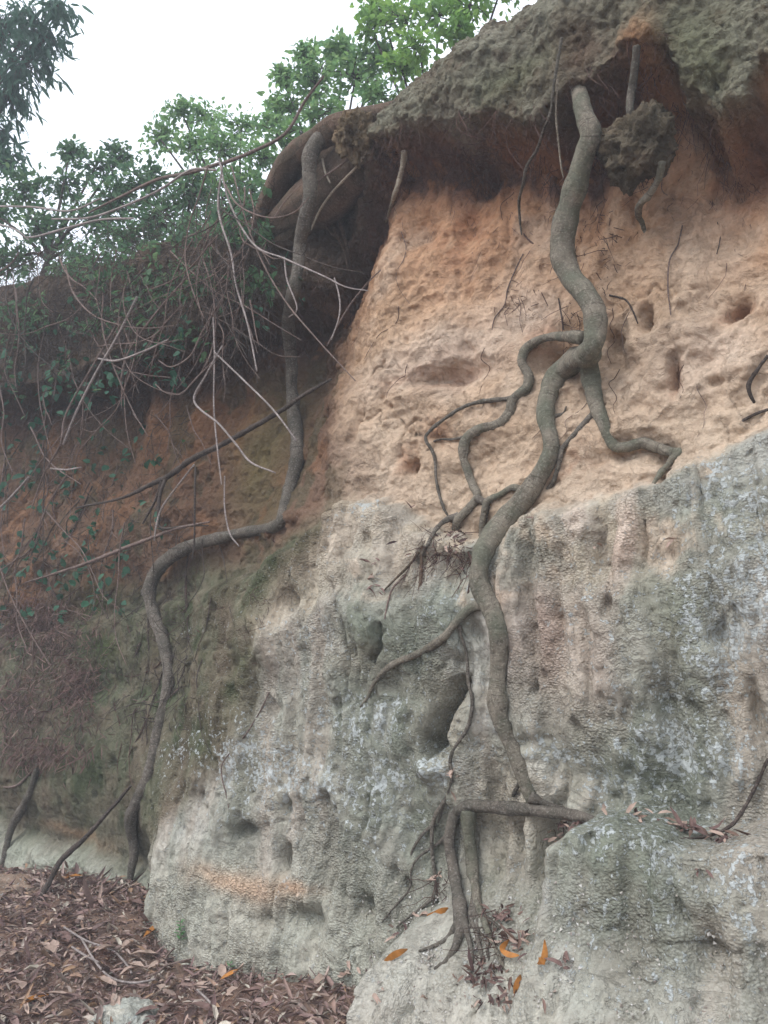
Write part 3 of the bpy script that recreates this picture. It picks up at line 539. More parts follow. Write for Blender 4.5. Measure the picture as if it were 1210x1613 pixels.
R1 = empty('exposed_tree_root', PN(912, 120, 0.2), 'thickest greenish grey root snaking in wide bends from the sod lip down the orange clay', 'tree root')
root('main_root', [(898, 90, 14, -.05), (908, 128, 14, .08), (915, 160, 15, .15), (921, 185, 17, .16), (930, 212, 21, .15), (922, 246, 20, .12), (908, 290, 22, .09), (896, 330, 23, .06), (888, 370, 23, .04), (888, 405, 22, .03), (900, 435, 22, .03), (922, 462, 21, .05), (936, 490, 20, .06), (938, 520, 20, .07), (930, 548, 21, .08), (905, 570, 20), (882, 588, 20), (868, 610, 18), (862, 640, 18), (861, 665, 17), (867, 690, 17), (868, 712, 18), (856, 740, 20), (838, 768, 21), (818, 795, 22), (795, 822, 24), (772, 850, 24), (757, 880, 24), (754, 910, 22), (762, 935, 21), (775, 960, 20), (784, 990, 20), (787, 1030, 20), (785, 1070, 18), (783, 1110, 20), (793, 1145, 18), (808, 1180, 15), (820, 1210, 14), (830, 1240, 13), (840, 1262, 13), (850, 1280, 10)], B_GREEN, R1, rough=0.24, off=0.5)
root('side_root', [(925, 555, 15, .05), (928, 575, 15), (932, 600, 15), (938, 635, 15), (950, 665, 14), (965, 700, 12), (985, 705, 11), (1010, 698, 11), (1035, 705, 10), (1060, 712, 8), (1088, 708, 4)], B_GREEN, R1)
root('side_root', [(1085, 709, 5), (1066, 718, 7), (1050, 735, 6), (1036, 752, 5), (1026, 768, 3)], B_GREEN, R1, off=0.3, sink=(1, 1))
root('side_root', [(918, 532, 10, .05), (900, 530, 9, .04), (880, 530, 7), (855, 533, 7), (830, 548, 9), (822, 570, 10), (832, 590, 10), (830, 610, 9), (808, 630, 9), (803, 650, 10), (785, 668, 9), (755, 675, 9), (735, 690, 9), (730, 715, 9), (736, 740, 8), (745, 765, 8), (752, 782, 8), (738, 802, 9), (722, 818, 8), (717, 835, 6)], B_GREEN, R1, off=0.7)
root('rootlet', [(812, 626, 4), (800, 628, 4), (780, 630, 3.8), (757, 633, 3.6), (730, 641, 3.4), (700, 660, 3), (676, 680, 3), (671, 693, 3), (684, 718, 3), (688, 760, 2.6), (698, 798, 2.6), (708, 815, 2)], B_GREY, R1, off=2.6, smooth=6, sides=8)
root('rootlet', [(732, 688, 2.6), (712, 692, 2.2), (695, 692, 2), (677, 697, 1.6)], B_GREY, R1, off=1.0, sides=6)
root('side_root', [(826, 775, 6), (808, 768, 5), (790, 778, 5), (768, 790, 5.5), (761, 815, 5.5), (758, 845, 5)], B_GREEN, R1, off=0.8)
root('side_root', [(752, 785, 6), (768, 796, 4), (766, 812, 3), (762, 830, 3)], B_GREY, R1, off=0.7, sides=8)
root('side_root', [(722, 815, 6), (705, 818, 4.5), (688, 832, 4), (675, 855, 3.5), (667, 870, 3), (660, 890, 2)], B_GREY, R1, off=0.8, sides=8)
root('side_root', [(765, 952, 9), (750, 955, 9), (735, 963, 8), (715, 985, 7.5), (700, 1003, 7), (680, 1018, 6.5), (650, 1033, 6), (622, 1045, 5.5), (602, 1060, 4.5), (587, 1080, 4), (580, 1098, 3.5), (566, 1116, 2)], B_GREEN, R1, off=0.7)
root('side_root', [(936, 648, 3.5), (920, 668, 4.5), (902, 688, 5), (886, 708, 4.5), (879, 738, 4), (868, 765, 4), (855, 772, 3)], B_GREY, R1, off=0.5, sides=8)
root('rootlet', [(862, 660, 3), (876, 655, 3.5), (888, 650, 2), (892, 640, 1.5)], B_GREY, R1, off=0.8, sides=6)
root('rootlet', [(724, 985, 2.6), (726, 1000, 2.6), (735, 1030, 2.6), (738, 1075, 2.8), (744, 1105, 3), (737, 1145, 3.2), (716, 1178, 3), (709, 1200, 3), (712, 1225, 2.5), (700, 1265, 2.4), (686, 1310, 2.4)], B_GREY, R1, off=1.0, smooth=4, sides=8)
root('cross_root', [(716, 1290, 6), (722, 1276, 9), (745, 1270, 12), (780, 1272, 13), (830, 1275, 13), (870, 1280, 12), (905, 1284, 11), (935, 1292, 8)], B_GREY, R1, off=1.0, rough=.32, sink=(1, 1))
root('rootlet', [(835, 1255, 7), (850, 1262, 6), (868, 1270, 5), (890, 1274, 3)], B_GREY, R1, off=.8)
root('rootlet', [(824, 1225, 5), (812, 1245, 4), (806, 1262, 3)], B_GREY, R1, off=.4)
root('prop_root', [(738, 1276, 10), (738, 1310, 12), (742, 1340, 13), (745, 1368, 11), (748, 1390, 7), (752, 1420, 7), (764, 1452, 6), (776, 1485, 5), (790, 1515, 3.4), (800, 1545, 2)], B_GREEN, R1, off=0.9, sink=(0, 0))
for pts in ([(728, 1450, 7), (738, 1478, 5), (744, 1505, 3.4), (741, 1535, 1.8)], [(722, 1455, 5), (704, 1478, 4), (684, 1490, 3), (660, 1498, 1.6)], [(750, 1405, 5), (742, 1440, 4), (752, 1475, 3), (764, 1515, 1.6)]):
    root('rootlet', pts, B_GREY, R1, off=0.6, sides=8, sink=(0, 0))
root('prop_root', [(716, 1283, 7), (708, 1320, 8), (711, 1350, 9), (717, 1380, 9), (720, 1405, 8), (724, 1430, 6)], B_GREY, R1, off=0.9)
root('prop_root', [(714, 1372, 8), (719, 1398, 11), (724, 1428, 14), (726, 1455, 14), (722, 1478, 10), (714, 1498, 6), (702, 1514, 3.5), (684, 1526, 2)], B_GREY, R1, off=0.5, rough=.22, sink=(1, 0))
root('rootlet', [(700, 1262, 3), (684, 1290, 3.5), (680, 1330, 3.4), (684, 1370, 3.4), (686, 1405, 3.4), (670, 1425, 3), (650, 1440, 2.4), (625, 1460, 1.5)], B_GREY, R1, off=0.8, sides=8)
root('rootlet', [(686, 1298, 3), (668, 1312, 2.6), (652, 1335, 2.4), (645, 1355, 1.6)], B_GREY, R1, off=0.9, sides=6)
root('rootlet', [(706, 1315, 3), (688, 1330, 2.6), (660, 1350, 2.4), (648, 1370, 2), (645, 1400, 1.8), (620, 1430, 1.5), (600, 1455, 1.2)], B_GREY, R1, off=0.9, sides=6)
for pts in ([(750, 1420, 4), (745, 1450, 3), (725, 1480, 2.4), (705, 1492, 1.6)], [(756, 1430, 4), (768, 1470, 3.4), (768, 1500, 2.6), (780, 1540, 1.6)], [(752, 1440, 3), (752, 1480, 3), (758, 1510, 2), (752, 1530, 1.4)], [(760, 1440, 3), (780, 1455, 2.4), (800, 1478, 1.6)]):
    root('rootlet', pts, B_GREY, R1, off=0.7, sides=7)

R2 = empty('exposed_tree_root', PN(560, 200, 0.05), 'brown tree base arching over the hollow, one long grey root hanging to the litter', 'tree root')
root('arch_root', [(665, 165, 9, -.22), (625, 172, 14, -.1), (592, 184, 19, -.02), (560, 196, 23, .03), (525, 206, 24, .05), (492, 227, 23, .05), (458, 252, 22, .0), (438, 290, 25, -.05), (424, 325, 27, -.1), (405, 360, 18, -.15), (385, 395, 14, -.2), (360, 430, 9, -.25)], B_BROWN, R2, rough=0.24)
root('trunk_base', [(610, 205, 26, -.12), (578, 238, 38, -.1), (542, 278, 46, -.1), (500, 318, 44, -.12), (462, 346, 34, -.15), (430, 366, 24, -.18), (400, 382, 20, -.2), (375, 410, 14, -.25)], B_BROWN, R2, rough=0.30)
root('side_root', [(570, 205, 22, -.12), (535, 232, 26, -.16), (500, 262, 27, -.17), (468, 295, 25, -.18), (440, 335, 20, -.2), (425, 365, 14, -.24)], B_BROWN, R2, rough=0.3)
root('side_root', [(505, 318, 20, -.12), (470, 360, 18, -.15), (435, 395, 16, -.2), (412, 430, 10, -.25)], B_BROWN, R2, rough=0.25)
root('hanging_root', [(530, 208, 10, .03), (508, 214, 13, .07), (492, 238, 14, .09), (487, 270, 13, .09), (488, 310, 13, .07), (482, 340, 12, .05), (472, 385, 12, .0), (470, 420, 11, .0), (462, 460, 11, .0), (455, 500, 12), (455, 530, 12), (459, 570, 11), (460, 610, 11), (462, 650, 12), (468, 690, 13), (466, 730, 14), (456, 770, 13), (448, 800, 12), (441, 824, 11), (418, 833, 10), (385, 838, 10), (345, 848, 11), (312, 856, 12), (280, 870, 13), (255, 890, 13), (240, 915, 12), (236, 940, 12), (243, 970, 12), (255, 1000, 12), (263, 1035, 12), (266, 1070, 12), (260, 1110, 12), (250, 1150, 12), (243, 1190, 13), (232, 1225, 13), (218, 1260, 13), (208, 1285, 12), (207, 1310, 9), (212, 1340, 7.5), (207, 1370, 6), (204, 1400, 4)], B_GREY, R2, off=1.3, smooth=8, rough=0.14)
root('rootlet', [(577, 238, 2.2, .02), (562, 262, 2.2, .02), (545, 280, 2.2, .02), (522, 305, 2.4, .0), (505, 330, 2.2, -.02), (490, 362, 2, -.05)], B_PALE, R2, sides=6)
root('rootlet', [(568, 235, 1.8, .04), (530, 265, 1.8, .05), (510, 278, 1.6, .05), (498, 290, 1, .05)], B_MID, R2, sides=6)
root('rootlet', [(508, 250, 2, .04), (512, 270, 2, .04), (520, 288, 1.4, .04)], B_PALE, R2, sides=6)
root('rootlet', [(535, 320, 4, -.2), (537, 355, 4, -.22), (545, 385, 3.6), (552, 405, 3), (555, 430, 1.4)], B_BROWN, R2, sides=8, off=1.0)
root('rootlet', [(520, 340, 2.4, -.2), (530, 370, 2.4, -.2), (542, 395, 1.8, -.25), (548, 425, 1, -.25)], B_BROWN, R2, sides=6)
root('rootlet', [(505, 345, 2.4, -.15), (520, 365, 2.4, -.2), (535, 375, 1.6, -.2)], B_BROWN, R2, sides=6)

# other roots, each a thing of its own
def solo(pts, mat, label, group=None, name='hanging_root', off=1.0, sides=7, cat='root', rough=0.12, smooth=3):
    return root(name, pts, mat, None, off, rough, smooth, label, cat, group, sides=sides)
solo([(1004, 72, 6, .2), (999, 115, 7, .16), (994, 150, 7, .13), (992, 180, 6, .13), (993, 205, 4, .12)], B_GREY, 'short grey root hanging from the sod lip down to the mossy clod', sides=10)
solo([(1043, 255, 6, .10), (1038, 280, 6, .07), (1024, 305, 6.5, .04), (1008, 322, 6, .02), (1006, 340, 5.5), (1012, 352, 4), (1018, 372, 1.6)], B_GREEN, 'curled greenish root below the hanging mossy clod', sides=10)
solo([(637, 238, 5, .0), (636, 255, 5, -.02), (630, 280, 4.4, -.04), (622, 305, 4, -.06), (616, 325, 3), (608, 350, 1.4)], B_PALE, 'pale splintered dead root hanging under the left end of the sod lip', sides=9, rough=0.3)
solo([(885, 60, 2.6, .22), (873, 130, 2.8, .2), (868, 175, 2.8, .16), (856, 205, 2.6, .12), (846, 235, 2.8, .06), (830, 262, 2.8, .02), (824, 290, 2.8, -.02), (818, 315, 2.6), (819, 345, 2.2), (822, 372, 1.2)], B_GREY, 'long forked grey rootlet hanging left of the thickest root', rough=0.2)
solo([(878, 125, 1.6, .2), (876, 180, 1.8, .15), (880, 225, 1.8, .1), (884, 262, 1.4, .08), (888, 280, .9, .07)], B_PALE, 'short pale rootlet hanging beside the thickest root just below the sod')
solo([(1130, 350, .8), (1135, 366, 1), (1133, 385, .9), (1129, 400, .8)], B_DARK, 'tiny hooked dark rootlet on the orange clay at the right')
solo([(1210, 560, 3), (1195, 580, 3.4), (1180, 604, 3.4), (1182, 622, 3.2), (1192, 640, 2)], B_DARK, 'crooked dark root at the right edge of the orange clay')
solo([(1210, 645, 2.4), (1190, 652, 2.8), (1175, 660, 2.6), (1160, 668, 1.8)], B_DARK, 'short dark root lying along the clay at the right edge, below the crooked one')
solo([(1075, 355, 1.2), (1068, 385, 1.4), (1055, 410, 1.4), (1052, 450, 1.4), (1056, 490, 1.2), (1062, 535, .8)], B_MID, 'thin thread of root running down the pale clay right of the thickest root')
solo([(960, 465, 1.6), (985, 472, 1.8), (997, 490, 1.6), (1005, 510, 1)], B_DARK, 'thin dark rootlet running right from the thickest root towards a hole in the clay')
solo([(880, 470, 1.2), (885, 500, 1.6), (888, 520, 1.4)], B_DARK, 'stub of dark rootlet left of the bend of the thickest root')
solo([(824, 400, 1.2), (812, 425, 1.4), (800, 455, 1.4), (795, 480, 1.2), (780, 500, 1.2), (775, 520, .8)], B_MID, 'wandering thin rootlet on the clay left of the thickest root')
solo([(870, 385, 1.4), (850, 388, 1.6), (835, 380, 1.6), (825, 368, 1)], B_FIB, 'short purple brown rootlet touching the left side of the thickest root')
solo([(60, 1205, 5), (48, 1245, 6), (32, 1278, 7), (18, 1305, 7), (8, 1345, 6), (2, 1392, 4)], B_GREY, 'grey root at the left edge running down to the leaf litter', sides=10)
solo([(50, 1215, 2), (30, 1235, 2.2), (12, 1240, 2), (-10, 1235, 1.6)], B_MID, 'thin root bending left beside the grey root at the left edge')
solo([(1210, 1195, 2.6), (1190, 1240, 3), (1165, 1285, 3.4), (1145, 1305, 3), (1110, 1318, 2.4), (1065, 1322, 2)], B_DARK, 'dark root slanting down the lichen rock onto the shelf at the right edge', off=0.4)
solo([(424, 1090, 1.2), (410, 1120, 1.4), (385, 1160, 1.4), (352, 1200, 1.2), (350, 1225, 1.3), (356, 1250, 1.2), (366, 1300, .9)], B_MID, 'thin rootlet wandering down the grey rock left of the centre')
solo([(640, 905, 1.6), (620, 925, 1.8), (612, 945, 1.6), (606, 975, 1.2)], B_MID, 'thin rootlet draped over the mossy rock knob')
solo([(660, 870, 2.4), (645, 890, 2.4), (620, 915, 2), (605, 930, 1.2)], B_BROWN, 'brown rootlet running down from the leaf filled ledge')
solo([(665, 860, 2.6), (664, 890, 3), (662, 920, 3), (656, 945, 1.6)], B_BROWN, 'reddish rootlet hanging below the leaf filled ledge')
solo([(738, 870, 2), (745, 890, 2.4), (741, 915, 2.2), (735, 950, 1.6)], B_FIB, 'small rootlet hugging the left side of the thickest root at the ledge')
g_ = 'fine rootlets wandering over the orange clay'
for k_ in range(16):
    px = rng.uniform(620, 1190); py = rng.uniform(250, 620); L_ = rng.uniform(30, 110); pts = []
    for i in range(6):
        pts.append((px, py, 0.55 * (1 - i / 7) + 0.2)); px += rng.normal(0, 9); py += L_ / 5 * rng.uniform(0.5, 1.3)
    if hit(px, py) is None: continue
    solo(pts, [B_FIB, B_MID][k_ % 2], 'hair thin dark rootlet trailing down the orange clay face', g_, name='rootlet', sides=5, off=1.5)

# fine root hairs under the sod lip, uncountable
B_HAIR = mat_bark('root_hair_bark', C(112, 88, 80), C(76, 56, 54), C(140, 120, 106), bump=0.2)
parts = []
for k_ in range(4200):
    if k_ < 3600: s = rng.uniform(-2.9, 0.1)
    else: s = rng.uniform(0.1, 2.2)
    zz = float(np.interp(s, s_ax, ZT)); zbv = float(z_brow(s)); z = zbv + rng.uniform(-0.10, 0.09) if rng.random() < 0.8 else zbv - rng.uniform(0.1, 0.45)
    nv = float(samp(NSM, s, z)[0]); L_ = rng.exponential(0.045) + 0.015; m_ = 5; x0 = np.array([s, z, nv - 0.005]); vel = np.array([rng.normal(0, .35), -1.0, rng.normal(0.12, .2)])
    P_ = [];
    for i in range(m_):
        P_.append(P3(x0[0], x0[1], x0[2])); x0 = x0 + vel * L_ / m_; vel = vel + np.array([rng.normal(0, .3), 0, rng.normal(-0.05, .12)])
    parts.append(tube_arrays(P_, np.linspace(1, .5, m_) * rng.uniform(0.0007, 0.0019), sides=3, step=30))
V_, F_, U_ = joinm(parts); o = mesh_obj('root_hairs', V_, F_, B_HAIR, uv=U_); tag(o, 'fringe of fine brown root hairs hanging under the sod lip', 'root hairs', kind='stuff')

# clods of soil held by roots
def lump(name, c, rad, mat, parent=None, seed=0, amp=0.18, res=90, freq=2.2, tone=None, masks=None):
    th = np.linspace(0, np.pi, res)[:, None]; ph = np.linspace(0, 2 * np.pi, 2 * res)[None, :-1]
    d = np.stack([np.sin(th) * np.cos(ph), np.sin(th) * np.sin(ph), np.cos(th) + 0 * ph], -1)
    f = fbm(d[..., 0] * freq, d[..., 1] * freq, d[..., 2] * freq, oct=5, seed=seed) * amp * 1.6 + 0.5 * amp * fbm(d[..., 0] * freq * 4, d[..., 1] * freq * 4, d[..., 2] * freq * 4, oct=3, seed=seed + 9)
    X = d * (1 + f)[..., None]; right = np.array([1, 0, 0.0]); V = np.asarray(c) + X[..., :1] * rad[0] * (-SD) + X[..., 1:2] * rad[1] * ND + X[..., 2:3] * rad[2] * np.array([0, 0, 1.0])
    K = 2 * res - 1; idx = np.arange(res * K).reshape(res, K); nx = np.roll(idx, -1, 1)
    F = np.stack([idx[:-1], idx[1:], nx[1:], nx[:-1]], -1).reshape(-1, 4)
    o = mesh_obj(name, V.reshape(-1, 3), F, mat, parent, origin=None if parent is not None else np.asarray(c))
    if tone is not None:
        bl_ = sst(fbm(d[..., 0] * 2.5, d[..., 1] * 2.5, d[..., 2] * 2.5, oct=4, seed=seed + 5), -.1, .3).reshape(-1, 1) * .6; tn = (np.repeat(np.asarray(tone)[None], res * K, 0) * (1 - bl_) + bl_ * np.asarray(tone) * [1.45, 1.35, 1.3]) * (1 + 0.3 * fbm(d[..., 0] * 3, d[..., 1] * 3, d[..., 2] * 3, oct=3, seed=seed + 3)).reshape(-1, 1)
        for nm, a in (('tone', tn), ('surf', np.repeat(np.array([masks or (0, .3, 1)]), res * K, 0))):
            ca = o.data.color_attributes.new(nm, 'FLOAT_COLOR', 'POINT'); ca.data.foreach_set('color', np.concatenate([a, np.ones((res * K, 1))], 1).astype(np.float32).ravel())
    return o
def px2m(r, p): return r / FPX * np.linalg.norm(np.asarray(p) - CAM)
c = PN(1003, 232, .07); o = lump('soil_clod', c, (px2m(50, c), px2m(44, c), px2m(48, c)), M_BANK, seed=5, amp=.27, tone=C(100, 92, 78)); tag(o, 'mossy clod of soil hanging by roots below the sod lip', 'soil clod')
c = PN(560, 215, .03); o = lump('soil_clod', c, (px2m(26, c), px2m(30, c), px2m(36, c)), M_BANK, seed=45, amp=.34, tone=C(118, 104, 84)); tag(o, 'small clod of dry soil stuck between sod and brown tree base', 'soil clod')

# ------------------------------------------------------------------ leaves
TEMPL = {
 'ovate': (np.array([[0, 0, 0], [.28, .26, .07], [.68, .22, .05], [1, 0, -.10], [.68, -.22, .05], [.28, -.26, .07], [.3, 0, 0], [.66, 0, -.02]]), [[1, 2, 7, 6], [6, 7, 4, 5]], [[0, 1, 6], [0, 6, 5], [2, 3, 7], [7, 3, 4]]),
 'lance': (np.array([[0, 0, 0], [.25, .10, .03], [.65, .085, .04], [1, 0, -.06], [.65, -.085, .04], [.25, -.10, .03], [.3, 0, 0], [.66, 0, 0]]), [[1, 2, 7, 6], [6, 7, 4, 5]], [[0, 1, 6], [0, 6, 5], [2, 3, 7], [7, 3, 4]]),
 'curl': (np.array([[0, 0, 0], [.25, .12, .10], [.62, .12, .16], [1, .06, .02], [.66, -.10, .12], [.25, -.11, .12], [.28, 0, .02], [.66, 0, .05]]), [[1, 2, 7, 6], [6, 7, 4, 5]], [[0, 1, 6], [0, 6, 5], [2, 3, 7], [7, 3, 4]]),
}
def leaf_arrays(P, D, U, L, shape='ovate', curl=0.0, w=1.0):
    """P base points, D directions, U approximate up normals, L lengths"""
    T, q, tr = TEMPL[shape]; P = np.asarray(P, float); n = len(P); L = np.asarray(L, float)
    D = D / (np.linalg.norm(D, axis=1, keepdims=True) + 1e-9); S_ = np.cross(U, D); S_ /= np.linalg.norm(S_, axis=1, keepdims=True) + 1e-9; Nn = np.cross(D, S_)
    X = np.repeat(T[None], n, 0).copy(); X[..., 1] *= w * (0.8 + 0.4 * rng.random((n, 1)))
    cv = (rng.normal(0, 1, (n, 1)) * curl); X[..., 2] += cv * X[..., 0] ** 2; X[..., 1] += (rng.normal(0, .5, (n, 1)) * curl) * X[..., 0] ** 2; X[..., 2] *= (1 + rng.normal(0, curl * 2, (n, 1)))
    V = P[:, None] + L[:, None, None] * (X[..., :1] * D[:, None] + X[..., 1:2] * S_[:, None] + X[..., 2:3] * Nn[:, None])
    o = (np.arange(n) * len(T))[:, None, None]
    return V.reshape(-1, 3), [(np.array(q)[None] + o).reshape(-1, 4), (np.array(tr)[None] + o).reshape(-1, 3)]
def merge(ps):
    V = np.concatenate([p[0] for p in ps]); o = 0; A, B = [], []
    for v, f in ps:
        A.append(f[0] + o); B.append(f[1] + o); o += len(v)
    return V, [np.concatenate(A), np.concatenate(B)]
L_BRIGHT = mat_leaf("leaf_bright_green", [(.20, .36, .08), (.15, .28, .08), (.28, .44, .10), (.18, .32, .11)], trans=.6)
L_MID = mat_leaf("leaf_mid_green", [(.19, .34, .14), (.24, .39, .14), (.14, .27, .13), (.30, .43, .17)], trans=.6)
L_DARK = mat_leaf("leaf_dark_green", [(.09, .18, .09), (.13, .24, .11), (.07, .14, .08), (.19, .29, .13)], trans=.55)
L_BLUE = mat_leaf("leaf_blue_green", [(.06, .13, .09), (.08, .16, .10), (.05, .11, .075)], trans=.5)
L_DEAD = mat_leaf("leaf_dead_brown", [C(126, 102, 99), C(165, 139, 129), C(104, 84, 81), C(187, 163, 148), C(144, 117, 112), C(94, 76, 73), C(171, 139, 112), C(139, 116, 113), C(202, 191, 175), C(119, 94, 91), C(157, 132, 125), C(177, 157, 147)], rough=.75, trans=.08, spec=.2)
L_ORANGE = mat_leaf("leaf_orange", [C(190, 128, 62), C(176, 116, 58)], rough=.6, trans=.15)
L_PINK = mat_leaf("leaf_dusky_pink", [C(108, 84, 80), C(128, 102, 94), C(92, 72, 70)], rough=.7, trans=.08)

def plateau_z(p):
    q = np.asarray(p) - A0; s = q @ SD; nn_ = q @ ND; return float(np.interp(s, s_ax, ZT)) + 0.03 - 0.01 * max(0, -nn_)
def plant(name, label, cat, base, blobs, mat, wood, size, per, shape='ovate', group=None, trunk_r=0.03, twig_r=0.004, droop=0.0, flatz=0.7, trunk='trunk', crown='crown', seed=0, tw=26, dep=0.6):
    """trunk with a limb into every leaf cluster; blobs: (px, py, radius px, distance)"""
    r_ = np.random.default_rng(1000 + seed); base = np.asarray(base, float); T = empty(name, base, label, cat, group); wood_parts = []; LP, LD, LL = [], [], []
    cs_ = [PD(b[0], b[1], b[3]) for b in blobs]; rad = [b[2] / FPX * b[3] for b in blobs]; mid = np.mean(cs_, 0); fork = base + (mid - base) * 0.35 + np.array([0, 0, 0.05])
    wood_parts.append(tube_arrays([base - [0, 0, .1], base + (fork - base) * .5 + r_.normal(0, .03, 3), fork], [trunk_r, trunk_r * .85, trunk_r * .7], rough=.15, step=2))
    for c_, R_ in zip(cs_, rad):
        m_ = fork + (c_ - fork) * .5 + r_.normal(0, .08, 3) * R_ + [0, 0, .04]; wood_parts.append(tube_arrays([fork, m_, c_], [trunk_r * .6, trunk_r * .4, trunk_r * .2], sides=6, step=3))
        nt_ = int(tw * max(.5, min(2.5, (R_ / .3) ** 1.3)))
        for k in range(nt_):
            d = r_.normal(0, 1, 3); d /= np.linalg.norm(d); d[2] *= flatz; e = c_ + d * R_ * r_.uniform(.45, 1.12) * np.array([1, dep, 1]); st_ = c_ + (e - c_) * .15 + r_.normal(0, .05, 3) * R_
            mm = (st_ + e) / 2 + r_.normal(0, .12, 3) * R_ + [0, 0, .05 * R_]; e = e - np.array([0, 0, droop * R_ * .5]); pts = catmull([st_, mm, e], [3, 3]); wood_parts.append((tube_arrays([c_, st_, mm, e], [twig_r * 1.5, twig_r, twig_r * .8, twig_r * .4], sides=4, step=12)))
            nl = int(per * r_.uniform(.5, 1.5))
            for j in range(nl):
                f = r_.beta(2.2, 1.0); p = pts[int(f * (len(pts) - 1))] + r_.normal(0, .35 * size + .10 * R_, 3); dd = (e - st_) / (np.linalg.norm(e - st_) + 1e-6) + r_.normal(0, .8, 3) + [0, 0, -droop]; LP.append(p); LD.append(dd); LL.append(size * r_.uniform(.55, 1.25))
    V_, F_, U_ = joinm(wood_parts); mesh_obj(trunk, V_, F_, wood, T, uv=U_)
    up = np.array([0, 0, 1.0]) + r_.normal(0, .55, (len(LP), 3)); v, f = leaf_arrays(LP, np.array(LD), up, LL, shape, .15); mesh_obj(crown, v, f, mat, T)
    return T
def base_on(px, depth):
    p = PD(px, 300, depth); p[2] = plateau_z(p); return p
gt = 'trees and shrubs growing on top of the bank'
plant('broadleaf_tree', 'bright yellow green tree behind the sod lip at the top centre', 'tree', base_on(700, 5.6), [(640, 30, 55, 5.4), (690, 25, 50, 5.2), (740, 8, 45, 5.0), (600, 15, 40, 5.6), (660, 75, 40, 5.0), (720, 50, 30, 4.8), (790, -20, 50, 4.9), (585, 45, 26, 5.5), (630, 100, 30, 5.2)], L_BRIGHT, B_DARK, .052, 18, group=gt, seed=1, tw=24)
plant('broadleaf_tree', 'mid green leafy tree rising left of the top of the brown tree base', 'tree', base_on(540, 6.0), [(500, 130, 60, 5.8), (560, 120, 50, 5.6), (455, 170, 45, 5.8), (590, 90, 36, 5.6), (480, 85, 26, 5.9), (540, 80, 34, 5.8), (520, 175, 45, 5.4), (600, 150, 34, 5.2), (440, 215, 40, 5.6), (445, 120, 14, 5.9)], L_MID, B_DARK, .048, 22, group=gt, seed=2, tw=30)
plant('broadleaf_tree', 'small bright green tree between the dark thicket and the arching root', 'tree', base_on(400, 6.2), [(380, 200, 36, 6.4), (330, 185, 32, 6.6), (285, 175, 24, 6.6), (350, 235, 48, 6.2), (415, 250, 42, 6.0), (300, 230, 42, 6.4), (430, 190, 26, 6.2), (250, 215, 34, 6.6), (390, 290, 40, 5.9), (340, 290, 40, 5.9)], L_MID, B_DARK, .048, 20, group=gt, seed=3, tw=30)
plant('shrub', 'dense dark shrub on the bank top under the small bright tree', 'shrub', base_on(300, 5.9), [(300, 300, 56, 5.9), (230, 290, 50, 6.0), (350, 335, 50, 5.7), (250, 345, 56, 5.8), (180, 310, 50, 6.0), (390, 330, 30, 5.6), (300, 370, 44, 5.5), (205, 380, 50, 5.7)], L_DARK, B_DARK, .050, 20, group=gt, seed=4, tw=34)
plant('shrub', 'dark thicket of leafy shrub at the left edge of the bank top', 'shrub', base_on(80, 6.4), [(40, 300, 50, 6.4), (100, 290, 46, 6.5), (150, 350, 50, 6.2), (60, 360, 56, 6.3), (120, 410, 50, 6.1), (20, 410, 50, 6.4), (-20, 330, 60, 6.6), (110, 240, 26, 6.5), (150, 265, 34, 6.4), (190, 245, 26, 6.6)], L_DARK, B_DARK, .052, 18, group=gt, seed=5, tw=30)
plant('narrow_leaf_tree', 'dark tree with drooping narrow leaves reaching in at the top left corner', 'tree', base_on(-160, 7.6), [(10, 40, 60, 6.8), (40, 100, 46, 6.7), (15, 150, 46, 6.8), (50, 30, 40, 6.6), (-30, 90, 70, 7.0), (-20, 200, 50, 7.0), (15, 250, 30, 6.9), (70, 60, 22, 6.6), (90, 10, 20, 6.6)], L_BLUE, B_DARK, .13, 12, 'lance', group=gt, seed=6, tw=26, droop=.9, trunk_r=.07)

# creeping stems and sprigs with green leaves on the left face
def sprig(px, py, nlv, size, spread, mat, label, group, nn_=None, name='creeper_sprig'):
    p0 = PS(px, py - spread * .6, .12) if nn_ is None else PN(px, py - spread * .6, nn_); T = empty(name, p0, label, 'creeper', group); P_ = [p0]; a = rng.normal(0, 1)
    for i in range(4): P_.append(P_[-1] + np.array([rng.normal(0, .02), rng.normal(0, .01), -.3 * spread / 100]))
    V_, F_, Cc, uv = tube_arrays(P_, [.0018] * 5, sides=5, step=8); mesh_obj('stem', V_, [F_, Cc], B_DARK, T, uv=uv)
    sp_ = spread / FPX * 4.6; Q = np.array([P_[rng.integers(1, 5)] + np.array([rng.normal(0, sp_ * .5), rng.normal(0, .03), rng.normal(0, sp_ * .35)]) for _ in range(nlv)])
    D = rng.normal(0, 1, (nlv, 3)); D[:, 2] -= .5; D[:, 1] -= .3; U = np.array([0, -.8, .8]) + rng.normal(0, .4, (nlv, 3)); v, f = leaf_arrays(Q, D, U, size * rng.uniform(.6, 1.2, nlv), 'ovate', .15, 1.25); mesh_obj('leaves', v, f, mat, T)
L_IVY = mat_leaf("leaf_creeper_green", [(.035, .12, .07), (.05, .15, .08), (.03, .09, .055)], trans=.3)
gs = 'sprigs of green creeper on the red clay'
